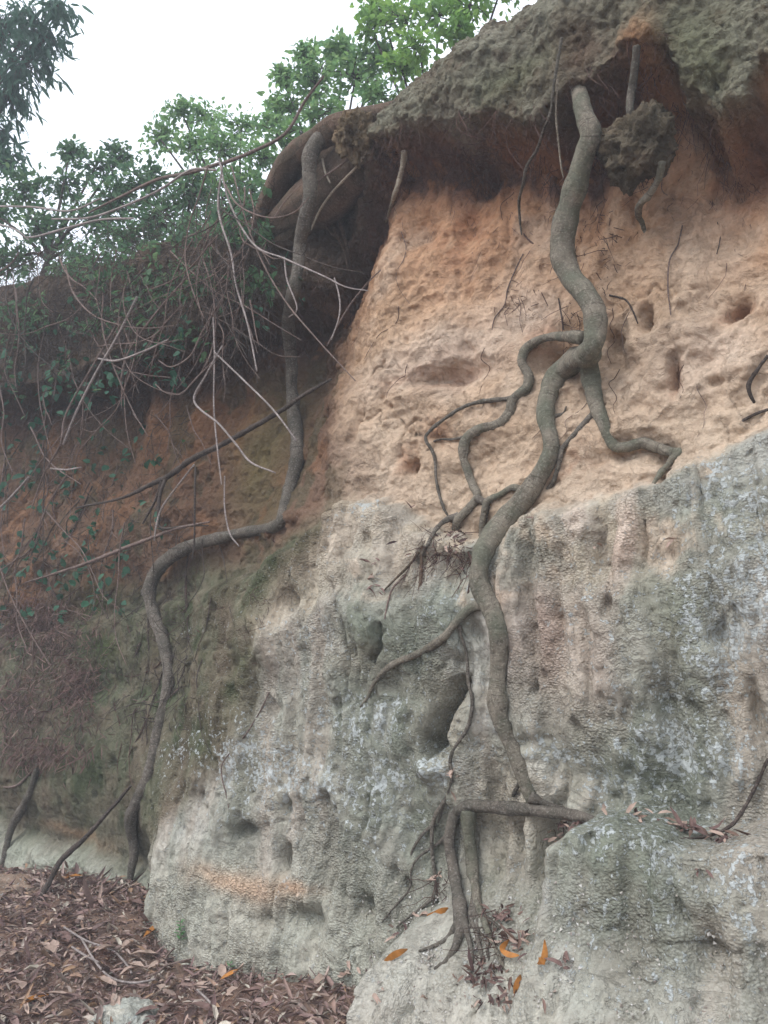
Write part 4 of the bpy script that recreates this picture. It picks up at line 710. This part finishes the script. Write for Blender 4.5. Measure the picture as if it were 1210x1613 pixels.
for i, (px, py, nlv, sz, spd) in enumerate([(75, 665, 10, .05, 26), (120, 655, 5, .04, 18), (50, 735, 6, .06, 14), (108, 740, 6, .05, 16), (200, 712, 6, .045, 18), (180, 620, 4, .04, 20), (60, 795, 9, .045, 24), (105, 840, 22, .045, 34), (60, 850, 12, .045, 22), (140, 850, 12, .045, 26), (35, 830, 6, .045, 20),
                                           (235, 715, 4, .05, 12), (165, 790, 7, .04, 20), (150, 690, 6, .04, 18), (95, 915, 6, .04, 20), (10, 880, 4, .05, 12), (30, 690, 4, .045, 16), (215, 770, 5, .04, 16), (120, 795, 8, .045, 24), (20, 560, 10, .05, 26), (70, 610, 10, .05, 26), (130, 600, 8, .045, 24), (180, 850, 8, .045, 24), (50, 905, 8, .045, 24), (160, 900, 6, .045, 20), (90, 760, 9, .045, 24), (15, 760, 8, .045, 20), (225, 660, 6, .045, 20), (270, 560, 6, .045, 18), (300, 530, 6, .04, 22), (150, 560, 8, .045, 26), (190, 560, 7, .04, 22), (100, 540, 9, .045, 26), (10, 640, 8, .045, 22), (60, 700, 8, .045, 22), (210, 830, 6, .04, 20), (245, 790, 5, .035, 16), (10, 940, 5, .04, 16), (200, 930, 5, .035, 16)]):
    sprig(px, py, int(nlv * 1.6), sz * 1.35, spd, L_IVY, 'small sprig of green creeper leaves in front of the shaded red clay', gs)
for i, (px, py, nlv, sz, spd, lb) in enumerate([(230, 480, 16, .06, 34, 'tuft of bright creeper leaves at the bank top above the red clay'), (260, 525, 14, .05, 24, 'tuft of creeper leaves with yellow tips hanging beside the leaning stems'), (305, 468, 8, .05, 18, 'creeper sprig right of the bright tuft at the bank top'), (438, 410, 12, .05, 26, 'dark green sprig under the arching brown root'), (130, 470, 18, .05, 40, 'dark creeper leaves among the stems at the upper left'), (40, 500, 20, .05, 40, 'dark creeper leaves at the left edge below the thicket'), (414, 482, 6, .04, 14, 'tiny creeper sprig left of the long hanging root')]):
    sprig(px, py, nlv, sz, spd, L_IVY if i not in (4, 5) else L_BLUE, lb, None, nn_=.0)

# ------------------------------------------------------------------ dry stems
gst = 'dry stems hanging over the left part of the bank'
def stem(pts, mat, label, nn_=0.1, group=None, name='dry_stem'):
    P_ = np.array([PN(p[0], p[1], p[3] if len(p) > 3 else nn_) for p in pts]); R_ = np.array([p[2] / FPX * np.linalg.norm(q - CAM) for p, q in zip(pts, P_)])
    V_, F_, Cc, uv = tube_arrays(P_, R_, sides=6, step=4); o = mesh_obj(name, V_, [F_, Cc], mat, origin=P_[0], uv=uv); return tag(o, label, 'stem', group)
NAMED = [
 ([(345, 250, 1.6), (362, 320, 1.5), (400, 385, 1.5), (450, 408, 1.4), (510, 435, 1.3), (545, 452, 1), (580, 458, .8)], B_STEM, .22, 'pale stem crossing over the long hanging root towards the clay'),
 ([(350, 262, 1.6), (344, 330, 1.6), (364, 400, 1.6), (372, 450, 1.5), (390, 510, 1.5), (405, 585, 1.3)], B_STEM, .25, 'pale stem curving down from the knot of twigs above the bank top'),
 ([(338, 555, 1.5), (385, 600, 1.6), (430, 645, 1.6), (467, 694, 1.4)], B_STEM, .15, 'pale straight stem ending at the long hanging root'),
 ([(350, 545, 1.4), (325, 590, 1.5), (306, 632, 1.7), (345, 668, 1.7), (372, 700, 1.7), (395, 728, 1.6), (434, 745, 1.2)], B_STEM, .18, 'whitish stem with a sharp kink hanging before the mossy recess'),
 ([(336, 500, 1.3), (338, 560, 1.4), (337, 640, 1.4), (343, 710, 1.4), (349, 763, 1)], B_STEM, .14, 'straight vertical whitish stem crossing the dead branch'),
 ([(306, 732, 1.5), (280, 765, 1.5), (255, 800, 1.5), (246, 830, 1.4), (243, 852, 1)], B_STEM, .12, 'pale twig hanging below the dead branch in a bow'),
 ([(354, 750, 1.2), (354, 800, 1.3), (362, 840, 1.3), (377, 861, 1)], B_STEM, .1, 'short white twig crossing the bend of the long hanging root'),
 ([(365, 262, 1.2), (385, 340, 1.3), (412, 410, 1.3), (450, 475, 1.3), (500, 535, 1.2), (560, 600, .8)], B_MID, .16, 'thin stem running diagonally past the long hanging root'),
 ([(527, 438, 1.3), (535, 470, 1.3), (534, 500, 1.2), (522, 535, 1)], B_STEM, .2, 'small looping pale stem in front of the dark hollow'),
 ([(600, 425, 1), (575, 450, 1.2), (545, 490, 1.2), (515, 545, 1.1)], B_MID, .1, 'thin stem sloping down left of the clay shoulder'),
 ([(448, 405, 1.3), (452, 440, 1.3), (468, 485, 1.2), (455, 500, 1)], B_STEM, .15, 'short bent stem hooked before the long hanging root'),
 ([(345, 258, 3), (300, 272, 2.8), (250, 282, 2.4), (200, 305, 2), (140, 335, 1.5)], B_MID, -.05, 'bare grey branch reaching left above the thicket'),
 ([(350, 258, 3), (400, 238, 2.8), (450, 210, 2.4), (480, 160, 2), (510, 120, 1.4)], B_MID, -.1, 'bare branch rising right into the mid green tree'),
 ([(340, 268, 1.8), (300, 268, 1.6), (250, 300, 1.6), (195, 325, 1.6), (140, 343, 1.5), (82, 345, 1.2)], B_STEM, .05, 'pale arching stem above the bank top at the left'),
 ([(210, 344, 1.5), (160, 346, 1.7), (110, 358, 1.7), (60, 372, 1.6), (40, 374, 1.2)], B_STEM, .05, 'pale bow shaped stem just below the arching one at the left'),
 ([(-5, 325, 1.5), (50, 326, 1.5), (110, 332, 1.4), (160, 312, 1)], B_STEM, .0, 'pale stem entering from the left edge above the thicket'),
 ([(-5, 352, 1.2), (25, 362, 1.3), (45, 378, 1)], B_STEM, .0, 'short pale stem at the left edge'),
 ([(216, 468, 2.2), (185, 530, 2.2), (150, 590, 2.2), (120, 650, 2), (100, 700, 1.8)], B_STEM, .15, 'stout pale stem leaning across the upper left of the bank'),
 ([(190, 500, 1.6), (150, 570, 1.6), (105, 650, 1.6), (95, 700, 1.5), (70, 745, 1.4), (50, 800, 1)], B_MID, .12, 'thin stem running beside the stout pale one'),
 ([(310, 420, 1.6), (265, 470, 1.7), (225, 520, 1.7), (200, 560, 1.6), (190, 600, 1.4)], B_MID, .1, 'arched grey stem over the red clay'),
 ([(265, 535, 1.5), (230, 552, 1.8), (185, 568, 1.8), (155, 565, 1.3)], B_STEM, .15, 'pale drooping stem with green leaves at its tip'),
 ([(45, 752, 1.8), (25, 775, 2), (0, 800, 1.8), (-20, 815, 1.5)], B_STEM, .1, 'whitish stem leaning out of the left edge'),
 ([(80, 738, 1.4), (105, 740, 1.6), (128, 736, 1)], B_STEM, .08, 'short horizontal whitish twig on the red clay'),
 ([(350, 470, 1.3), (320, 520, 1.3), (300, 560, 1.3), (270, 578, 1.2), (250, 568, .9)], B_MID, .14, 'looped brown stem over the upper red clay'),
 ([(345, 560, 1.4), (310, 595, 1.4), (285, 620, 1.3), (260, 618, 1), (245, 605, .8)], B_MID, .14, 'hooked stem hanging low over the orange patch'),
]
for pts, m_, nn_, lb in NAMED: stem(pts, m_, lb, nn_, gst)
# unnamed stems of the tangle
for k_ in range(120):
    if k_ < 70:
        px, py, nn_ = rng.uniform(-40, 400), rng.uniform(390, 520), rng.uniform(-.1, .2)
    elif k_ < 95: px, py, nn_ = rng.uniform(0, 330), rng.uniform(560, 860), rng.uniform(-.2, -.02)
    else: px, py, nn_ = rng.uniform(300, 400), rng.uniform(250, 420), rng.uniform(.1, .3)
    L_ = rng.uniform(60, 260); ang = rng.normal(math.radians(100), .45); pts = []; c_ = rng.normal(0, .18); r0 = rng.uniform(.7, 1.5)
    for i in range(6):
        pts.append((px, py, r0 * (1 - i * .1))); px += math.cos(ang) * L_ / 5; py += math.sin(ang) * L_ / 5; ang += c_ * .7 + rng.normal(0, .2)
    o_ = stem(pts, [B_MID, B_DARK, B_MID, B_MID][k_ % 4], 'thin dry stem in the tangle hanging over the upper left bank', nn_, 'thin dry stems of the hanging tangle')
    for fk in range(rng.integers(0, 3)):
        i = rng.integers(1, 5); a0 = PN(pts[i][0], pts[i][1], nn_); ang2 = ang + rng.choice([-1, 1]) * rng.uniform(.4, 1.0); l2 = rng.uniform(.05, .22); d2 = -SD * math.cos(ang2) - np.array([0, 0, 1.0]) * math.sin(ang2); kk = rng.normal(0, .25, 3)
        V_, F_, Cc, uv = tube_arrays([a0, a0 + d2 * l2 * .5, a0 + d2 * l2 + kk * l2 * .5], [r0 * .0022, r0 * .0018, r0 * .001], sides=5, step=6); mesh_obj('twig', V_, [F_, Cc], o_.data.materials[0], o_, origin=np.array(o_.location), uv=uv)
for k_ in range(46):
    px = rng.uniform(0, 360); py = rng.uniform(640, 1150); L_ = rng.uniform(60, 200); ang = rng.normal(math.radians(100), .35); pts = []; c_ = rng.normal(0, .15); r0 = rng.uniform(.6, 1.6)
    for i in range(6): pts.append((px, py, r0 * (1 - i * .12))); px += math.cos(ang) * L_ / 5; py += math.sin(ang) * L_ / 5; ang += c_ + rng.normal(0, .2)
    solo(pts, [B_MID, B_FIB, B_DARK][k_ % 3], 'thin rootlet trailing down the mossy earth of the recess', 'rootlets trailing over the mossy recess', name='rootlet', sides=5, off=2.0)
# the finest twigs nobody could count
parts = []
for k_ in range(4200):
    if k_ < 2300: px, py = rng.uniform(-60, 430), 0; py = rng.normal(490 - px * .20, 52); nn_ = rng.uniform(-.3, .1); L_ = rng.uniform(.06, .4)
    else: px, py = rng.uniform(-40, 300), rng.uniform(560, 1150); h_ = hit(px, py); L_ = rng.uniform(.04, .2); nn_ = None
    if nn_ is None:
        if h_ is None: continue
        p = CAM + ray(px, py) * (h_ - rng.uniform(.01, .1))
    else: p = PN(px, py, nn_)
    d = np.array([rng.normal(0, .6), rng.normal(0, .3), rng.normal(-.5, .7)]); d /= np.linalg.norm(d); P_ = [p]
    for i in range(3): P_.append(P_[-1] + d * L_ / 3); d = d + rng.normal(0, .3, 3)
    parts.append(tube_arrays(P_, np.linspace(1, .5, 4) * rng.uniform(.0008, .0024), sides=4, step=30))
V_, F_, U_ = joinm(parts); o = mesh_obj('twig_tangle', V_, F_, B_DARK, uv=U_); tag(o, 'tangle of fine dark dead twigs along the upper left bank', 'twigs', kind='stuff')
# dead foliage caught in the tangle: dark leaves along the upper left edge
Q, D, LL = [], [], []
for k_ in range(9000):
    px = rng.uniform(-60, 430); py = rng.normal(462 - px * .2, 40) + rng.exponential(28) * (px < 330)
    if k_ % 3 == 0: py += 20
    if fbm(np.array([px / 45.]), np.array([py / 45.]), oct=2, seed=77)[0] < -.12: continue
    p = PN(px, py, rng.uniform(-.35, .06)); Q.append(p); D.append(rng.normal(0, 1, 3) + [0, 0, -.7]); LL.append(rng.uniform(.025, .06))
v, f = leaf_arrays(Q, np.array(D), np.array([0, -.5, 1.0]) + rng.normal(0, .6, (len(Q), 3)), LL, 'ovate', .2); o = mesh_obj('ground_cover', v, f, L_DARK); tag(o, 'dark low leaves covering the upper left edge of the bank', 'ground cover', kind='stuff')

# dead branch across the recess and the leaning stick
DB = root('dead_branch', [(522, 597, 2, .02), (482, 620, 3.4, .02), (446, 645, 4, .02), (400, 672, 4.6, .0), (350, 700, 4.8, -.02), (305, 722, 5, -.04), (262, 752, 5, -.06), (236, 764, 4, -.08), (190, 785, 2.4, -.1), (120, 800, 1.4, -.12)], B_DARK, None, label='dark dead branch slanting across the recess behind the hanging stems', cat='branch', sides=9)
for pts in ([(262, 752, 3, -.06), (252, 780, 3, -.05), (250, 815, 2.6, -.05), (256, 832, 2, -.05), (300, 828, 2, -.05), (328, 828, 1.2, -.05)], [(255, 758, 2.2, -.06), (244, 790, 2, -.07), (225, 825, 1.4, -.08)], [(308, 735, 1.6, -.04), (307, 790, 1.6, -.04), (306, 850, 1.4, -.04), (303, 880, 1, -.04)]):
    P_, R_ = lay_pts(pts); V_, F_, Cc, uv = tube_arrays(P_, R_, sides=7, step=1.5); mesh_obj('twig', V_, [F_, Cc], B_DARK, DB, uv=uv, origin=np.array(DB.location))
root('dead_branch', [(330, 822, 1.6, -.04), (280, 832, 2.4, -.05), (245, 845, 3, -.08), (190, 866, 3.4, -.1), (150, 882, 3, -.12), (110, 896, 2.4, -.14), (40, 918, 1.4, -.16)], B_MID, None, label='thin grey dead branch below the slanting one, reaching to the left edge', cat='branch', sides=8)
root('leaning_stick', [(206, 1238, 2.4, .05), (168, 1282, 3.4, .08), (132, 1322, 4.2, .12), (112, 1340, 5, .14), (95, 1357, 5, .16), (80, 1385, 4.6, .2), (62, 1418, 4.4, .26), (45, 1450, 4.4, .32), (20, 1500, 4.2, .42)], B_DARK, None, label='bare dark stick standing in the leaf litter and leaning on the bank', cat='stick', sides=9, rough=.22)

# ------------------------------------------------------------------ leaf litter
def on_ground(px, py):
    d = ray(px, py); lo = 1.0
    for t in np.linspace(1.5, 9, 700):
        p = CAM + d * t
        if p[2] < gz(p[0], p[1]): return p
    return None
cand = rng.uniform([-3.6, 2.0], [1.2, 6.2], (90000, 2)); q = (cand - A0[:2]) @ ND[:2]; s_ = (cand - A0[:2]) @ SD[:2]; g_z = gz(cand[:, 0], cand[:, 1]); fr = samp(NF, s_, np.maximum(g_z, zb0 + .05))[0]
ok = (q > fr + .005) & (q < 2.2); cand = cand[ok][:32000]; g_z = g_z[ok][:32000]; m = len(cand)
patch = fbm(cand[:, 0] * 2.2, cand[:, 1] * 2.2, oct=3, seed=401); keep = patch > -.62 - .2 * rng.random(m); cand, g_z, patch = cand[keep], g_z[keep], patch[keep]; m = len(cand)
P_ = np.column_stack([cand, g_z + rng.uniform(.0, .030, m)]); a = rng.uniform(0, 2 * np.pi, m); D = np.column_stack([np.cos(a), np.sin(a), rng.normal(0, .22, m)]); U = np.column_stack([rng.normal(0, .38, (m, 2)), np.ones(m)])
v, f = leaf_arrays(P_, D, U, rng.gamma(2.6, .0112, m) + .009, 'curl', .32, .95); o = mesh_obj('leaf_litter', v, f, L_DEAD); tag(o, 'carpet of dead reddish brown leaves at the foot of the bank', 'leaf litter', kind='stuff')
parts = []
for k_ in range(700):
    i = rng.integers(0, m); q_ = P_[i] + [0, 0, .012]; a_ = rng.uniform(0, 6.3); L_ = rng.uniform(.04, .22); Q = [q_]
    for j_ in range(3): a_ += rng.normal(0, .25); Q.append(Q[-1] + np.array([math.cos(a_), math.sin(a_), rng.normal(0, .1)]) * L_ / 3)
    parts.append(tube_arrays(Q, np.linspace(1, .6, 4) * rng.uniform(.0008, .0022), sides=4, step=30))
V_, F_, U_ = joinm(parts); o = mesh_obj('litter_twigs', V_, F_, B_MID, uv=U_); tag(o, 'fine broken twigs mixed into the dead leaves', 'twigs', kind='stuff')
def leaf_at(p, ang, L_, mat, label, group=None, shape='curl', w=1.3, up=(0, 0, 1), pitch=0.0, curl=.15):
    D = np.array([[math.cos(ang), math.sin(ang), pitch]]); v, f = leaf_arrays([p], D, np.array([up], float), [L_], shape, curl, w); o = mesh_obj('fallen_leaf', v, f, mat, origin=np.asarray(p)); return tag(o, label, 'leaf', group)
gl = 'larger dead leaves lying on the litter'
for k_ in range(70):
    px, py = rng.uniform(0, 520), rng.uniform(1400, 1610); p = on_ground(px, py)
    if p is None: continue
    h_ = hit(px, py)
    if h_ is not None and h_ < np.linalg.norm(p - CAM) / np.linalg.norm(ray(px, py)): continue
    leaf_at(p + [0, 0, .03], rng.uniform(0, 6.3), rng.uniform(.07, .12), [L_PINK, L_DEAD, L_DEAD][k_ % 3], 'larger dead brown leaf lying on top of the leaf litter', gl, w=1.5)
for (px, py, ang, L_, lb) in [(100, 1395, .3, .09, 'small orange leaf on the far litter left of the hanging root'), (450, 1475 + 60, 2.6, .08, 'orange leaf on the litter near the rock foot'), (225, 1490, 1, .11, 'long yellowish leaf on the litter beside the rock corner'), (30, 1600, .8, .12, 'orange leaf at the bottom left corner'), (345, 1560, .5, .08, 'orange brown leaf lying on the litter near the bottom')]:
    p = on_ground(px, py)
    if p is not None: leaf_at(p + [0, 0, .035], ang, L_, L_ORANGE, lb)
for pts, lb in ([[(100, 1478), (135, 1500), (175, 1515), (200, 1540), (206, 1552)], 'thin pale twig arching over the leaf litter'], [[(128, 1498), (150, 1535), (175, 1560), (210, 1568), (245, 1562)], 'longer pale twig curving across the leaf litter'], [[(262, 1540), (262, 1525), (278, 1510), (300, 1505)], 'grey twig on the litter at the rock foot'], [[(310, 1580), (328, 1598), (332, 1605)], 'short pale twig near the bottom edge'], [[(112, 1510), (135, 1525), (155, 1535)], 'short grey twig lying beside the longer pale twig'], [[(225, 1560), (250, 1550), (262, 1540), (300, 1530)], 'dark thin twig on the litter below the rock']):
    Q = [on_ground(*p) + np.array([0, 0, .045]) for p in pts]; V_, F_, Cc, uv = tube_arrays(Q, [.0045] * len(Q), sides=6, step=2); o = mesh_obj('fallen_twig', V_, [F_, Cc], B_STEM if 'pale' in lb else B_MID, origin=Q[0], uv=uv); tag(o, lb, 'twig')
for (px, py, rx, rz_, lb, tn) in [(205, 1608, 60, 26, 'pale stone half buried in the litter at the bottom edge', C(170, 172, 164)), (25, 1400, 60, 20, 'pale brown patch of bare rock rising from the far litter at the left', C(140, 122, 108)), (165, 1368, 50, 20, 'low grey stone behind the leaning stick at the bank foot', C(142, 138, 124))]:
    p = on_ground(px, py); r1 = px2m(rx, p); o = lump('stone', p - [0, 0, .02], (r1, r1 * .7, px2m(rz_, p)), M_BANK, seed=int(px), amp=.16, tone=tn, masks=(.2, .4, 0)); tag(o, lb, 'stone')

# leaves caught on ledges: (px, py, count, spread)
L_LEDGE = mat_leaf('leaf_ledge_brown', [C(112, 88, 82), C(90, 70, 68), C(138, 112, 98), C(104, 80, 78)], rough=.75, trans=.08)
gk = 'dead leaves caught on the rock ledges'; extra = {}
for (px, py, cnt, sx_, sy_, mt) in [(700, 850, 26, 34, 18, L_PINK), (690, 865, 16, 20, 14, L_DEAD), (735, 905, 6, 10, 14, L_PINK), (590, 885, 4, 12, 6, L_PINK), (600, 925, 6, 14, 8, L_PINK), (590, 905, 3, 8, 6, L_DEAD), (840, 815, 2, 6, 4, L_PINK), (895, 1300, 12, 22, 6, L_DEAD), (870, 1320, 8, 14, 8, L_DEAD), (960, 1285, 4, 20, 4, L_DEAD), (1085, 1306, 22, 26, 6, L_PINK), (1150, 1316, 22, 34, 5, L_DEAD), (1010, 1284, 14, 30, 4, L_DEAD), (905, 1296, 16, 20, 5, L_PINK), (1060, 1296, 10, 14, 5, L_DEAD), (765, 1540, 55, 36, 24, L_PINK), (790, 1440, 32, 28, 14, L_PINK), (815, 1480, 34, 26, 18, L_DEAD), (780, 1575, 30, 44, 14, L_DEAD), (630, 1470, 12, 26, 10, L_DEAD), (670, 1445, 10, 20, 8, L_DEAD), (690, 1380, 4, 5, 8, L_DEAD), (550, 1530, 10, 20, 10, L_DEAD), (710, 1225, 6, 6, 20, L_DEAD), (500, 1590, 8, 30, 10, L_DEAD), (890, 1520, 5, 12, 8, L_PINK), (1060, 845, 2, 20, 10, L_DEAD), (940, 860, 2, 8, 6, L_DEAD), (650, 800, 2, 10, 4, L_PINK), (605, 1565, 6, 40, 16, L_DEAD), (1105, 1370, 3, 14, 6, L_PINK), (310, 1000, 8, 8, 8, L_PINK), (425, 850, 5, 10, 10, L_PINK)]:
    for i in range(cnt):
        x_, y_ = rng.normal(px, sx_ * .6), rng.normal(py, sy_ * .6)
        if hit(x_, y_) is None: continue
        p = PS(x_, y_, rng.uniform(.008, .03))
        if i >= 7:
            extra.setdefault(mt.name, []).append((p, rng.uniform(.022, .05))); continue
        leaf_at(p, rng.uniform(0, 6.3), rng.uniform(.022, .050), mt, 'dead dusky brown leaf caught on a ledge of the rock', gk, up=(rng.normal(0, .3) - .3, -.5 + rng.normal(0, .3), .8), pitch=rng.normal(-.2, .5), curl=.35, w=1.1)
Q = [p for v_ in extra.values() for p, l_ in v_]; LL = [l_ for v_ in extra.values() for p, l_ in v_]; k_ = len(Q)
v, f = leaf_arrays(Q, np.column_stack([rng.normal(0, 1, (k_, 2)), rng.normal(-.2, .5, k_)]), np.array([-.3, -.5, .8]) + rng.normal(0, .5, (k_, 3)), np.array(LL) * .85, 'curl', .5, 1.1); o = mesh_obj('ledge_litter', v, f, L_LEDGE); tag(o, 'small dead leaves heaped on the ledges and round the foot of the thickest root', 'leaf litter', kind='stuff')
def orange(px, py, pts, label):
    """a curved orange leaf given by its midrib in the photo"""
    mid = np.array([PS(x, y, .03) for x, y in pts]); mid = catmull(mid, [5] * (len(mid) - 1)); T_ = np.gradient(mid, axis=0); T_ /= np.linalg.norm(T_, axis=1, keepdims=True); vw = mid - CAM; vw /= np.linalg.norm(vw, axis=1, keepdims=True)
    sd_ = np.cross(T_, vw); w_ = np.sin(np.linspace(.03, .97, len(mid)) * np.pi) ** .8 * .011; Lr = mid + sd_ * w_[:, None] + vw * .004; Rr = mid - sd_ * w_[:, None] - vw * .003; V_ = np.concatenate([Lr, mid, Rr]); k = len(mid); F_ = [[i, i + 1, k + i + 1, k + i] for i in range(k - 1)] + [[k + i, k + i + 1, 2 * k + i + 1, 2 * k + i] for i in range(k - 1)]
    o = mesh_obj('fallen_leaf', V_, np.array(F_), L_ORANGE, origin=mid[0]); tag(o, label, 'leaf')
orange(0, 0, [(858, 1480), (858, 1505), (848, 1518), (828, 1524)], 'bright orange crescent leaf at the foot of the thickest root, the larger of two')
orange(0, 0, [(802, 1480), (791, 1494), (800, 1503), (818, 1505)], 'bright orange bent leaf left of the larger crescent leaf')
orange(0, 0, [(706, 1430), (690, 1438), (672, 1442)], 'orange leaf just left of the prop roots')
orange(0, 0, [(820, 1535), (815, 1552), (810, 1566)], 'small orange leaf below the two bright ones')
orange(0, 0, [(642, 1495), (620, 1505), (600, 1520)], 'orange brown leaf on the pale mound left of the prop roots')
# matted rootlets on the leafy ledge and at the root foot
parts = []
for (px, py, sx_, sy_, cnt) in [(700, 860, 26, 20, 110), (735, 880, 14, 20, 50), (668, 890, 12, 30, 50), (770, 1480, 22, 30, 60), (570, 300, 24, 40, 90), (620, 240, 22, 22, 60), (750, 250, 34, 34, 160), (890, 360, 20, 90, 60), (955, 380, 12, 60, 50), (810, 470, 26, 30, 30), (930, 230, 16, 40, 40), (400, 960, 26, 36, 40), (300, 930, 20, 40, 50), (690, 1400, 10, 16, 30), (900, 510, 12, 24, 30), (1010, 280, 20, 20, 30)]:
    for i in range(cnt):
        x_, y_ = rng.normal(px, sx_ * .7), rng.normal(py, sy_ * .7)
        if hit(x_, y_) is None: continue
        p = PS(x_, y_, rng.uniform(.004, .03)); d = np.array([rng.normal(0, .7), rng.normal(-.1, .3), rng.normal(-.5, .6)]); Q = [p]; L_ = rng.uniform(.02, .10)
        for j_ in range(3): Q.append(Q[-1] + d * L_ / 3); d = d + rng.normal(0, .4, 3)
        parts.append(tube_arrays(Q, np.linspace(1, .5, 4) * rng.uniform(.0007, .0018), sides=4, step=30))
V_, F_, U_ = joinm(parts); o = mesh_obj('matted_rootlets', V_, F_, B_FIB, uv=U_); tag(o, 'matted brown rootlets on the ledge, in the hollows and round the root foot', 'rootlets', kind='stuff')
# dead fern heaps at the left
L_FERN = mat_leaf("dead_fern_fronds", [C(112, 86, 82), C(134, 104, 98), C(88, 68, 64), C(156, 130, 118), C(98, 78, 72), C(120, 98, 80)], rough=.8, trans=.1)
for (px, py, sx_, sy_, cnt, lb) in [(60, 985, 60, 40, 2000, 'large matted heap of dead reddish fern hanging at the left edge'), (120, 1080, 26, 50, 900, 'lower strand of dead reddish fern trailing down the mossy earth'), (60, 1180, 60, 24, 800, 'patch of dead fern lying above the grey root at the left edge'), (30, 1100, 40, 40, 700, 'thin patch of dead fern between the large heap and the lower patch')]:
    Q, D, LL = [], [], []
    for i in range(cnt):
        x_, y_ = rng.normal(px, sx_ * .7), rng.normal(py, sy_ * .6); h_ = hit(x_, y_)
        if h_ is None: continue
        Q.append(CAM + ray(x_, y_) * (h_ - rng.uniform(0, .09))); D.append([rng.normal(0, .6), rng.normal(-.1, .4), rng.normal(-.7, .5)]); LL.append(rng.uniform(.02, .09))
    v, f = leaf_arrays(Q, np.array(D), np.array([0, -1, .3]) + rng.normal(0, .6, (len(Q), 3)), LL, 'lance', .4, .4); o = mesh_obj('dead_fern', v, f, L_FERN, origin=Q[0]); tag(o, lb, 'dead fern')
# crumbs of pale grit on the mound and ledges
Q = []
for k_ in range(2600):
    x_, y_ = (rng.normal(740, 110), rng.normal(1500, 50)) if k_ < 1700 else (rng.normal(620, 60), rng.normal(1500, 30)) if k_ < 2000 else (rng.uniform(560, 1210), rng.uniform(1400, 1610))
    if hit(x_, y_) is not None: Q.append(PS(x_, y_, rng.uniform(-.002, .004)))
Q = np.array(Q); base_ = np.array([[1, 1, 1], [1, -1, -1], [-1, 1, -1], [-1, -1, 1.0]]); ln_ = np.minimum(rng.gamma(2.0, .0011, (len(Q), 1, 1)) + .001, .0045)
Rm = rng.normal(0, 1, (len(Q), 3, 3)); Rm = np.linalg.qr(Rm)[0]; V_ = Q[:, None] + ln_ * np.einsum('nij,kj->nki', Rm, base_ * [1, .8, .6]); F_ = (np.array([[0, 1, 2], [0, 3, 1], [0, 2, 3], [1, 3, 2]])[None] + (np.arange(len(Q)) * 4)[:, None, None]).reshape(-1, 3)
M_GRIT = mat_leaf('pale_grit', [C(196, 192, 184), C(160, 150, 140), C(206, 204, 200), C(140, 126, 116)], rough=.9, trans=0, spec=.1)
o = mesh_obj('grit', V_.reshape(-1, 3), F_, M_GRIT, smooth=False); tag(o, 'pale crumbs of rock scattered over the mound at the root foot', 'grit', kind='stuff')
# seedlings
def seedling(px, py, hgt, label, n_l=10, size=.035):
    p = on_ground(px, py + 30) if hit(px, py + 30) is None else PS(px, py + 30, .02); T = empty('seedling', p, label, 'seedling'); top = p + np.array([.0, -.01, hgt])
    V_, F_, Cc, uv = tube_arrays([p, (p + top) / 2 + [.004, 0, 0], top], [.0015, .0013, .001], sides=5, step=6); mesh_obj('stem', V_, [F_, Cc], B_GREEN, T, uv=uv)
    Q = [p + (top - p) * (.35 + .65 * i / n_l) for i in range(n_l)]; D = [[math.cos(i * 2.4), math.sin(i * 2.4), .35] for i in range(n_l)]; v, f = leaf_arrays(Q, np.array(D), np.tile([[0, 0, 1.0]], (n_l, 1)), np.linspace(size, size * .6, n_l), 'ovate', .1, .8); mesh_obj('leaves', v, f, L_SEED, T)
L_SEED = mat_leaf("leaf_seedling", [(.10, .26, .09), (.13, .30, .11)], trans=.3)
seedling(283, 1470, .13, 'small bright green seedling growing at the left corner of the grey rock', 14)
seedling(362, 1500, .04, 'tiny green seedling at the foot of the grey rock', 5, .025)
print('objects', len(bpy.data.objects))

# ------------------------------------------------------------------ added haze, standing in for the veil of lens flare
x0, x1, y0, y1, z0, z1 = -64, 64, -64, 64, -3.2, 8.5
Vh = np.array([[x, y, z] for x in (x0, x1) for y in (y0, y1) for z in (z0, z1)], float); Fh = np.array([[0, 1, 3, 2], [4, 6, 7, 5], [0, 4, 5, 1], [2, 3, 7, 6], [0, 2, 6, 4], [1, 5, 7, 3]])
mh = bpy.data.materials.new('haze_veil'); mh.use_nodes = True; th = mh.node_tree; th.nodes.remove(th.nodes['Principled BSDF']); pv = th.nodes.new('ShaderNodeVolumePrincipled')
pv.inputs['Color'].default_value = (.86, .93, 1.0, 1); pv.inputs['Density'].default_value = 0.012; th.links.new(pv.outputs[0], th.nodes['Material Output'].inputs['Volume'])
hz = mesh_obj('haze', Vh, Fh, mh, smooth=False); tag(hz, kind='stuff'); hz['label'] = 'thin bluish haze added before the bank as a lens flare veil'
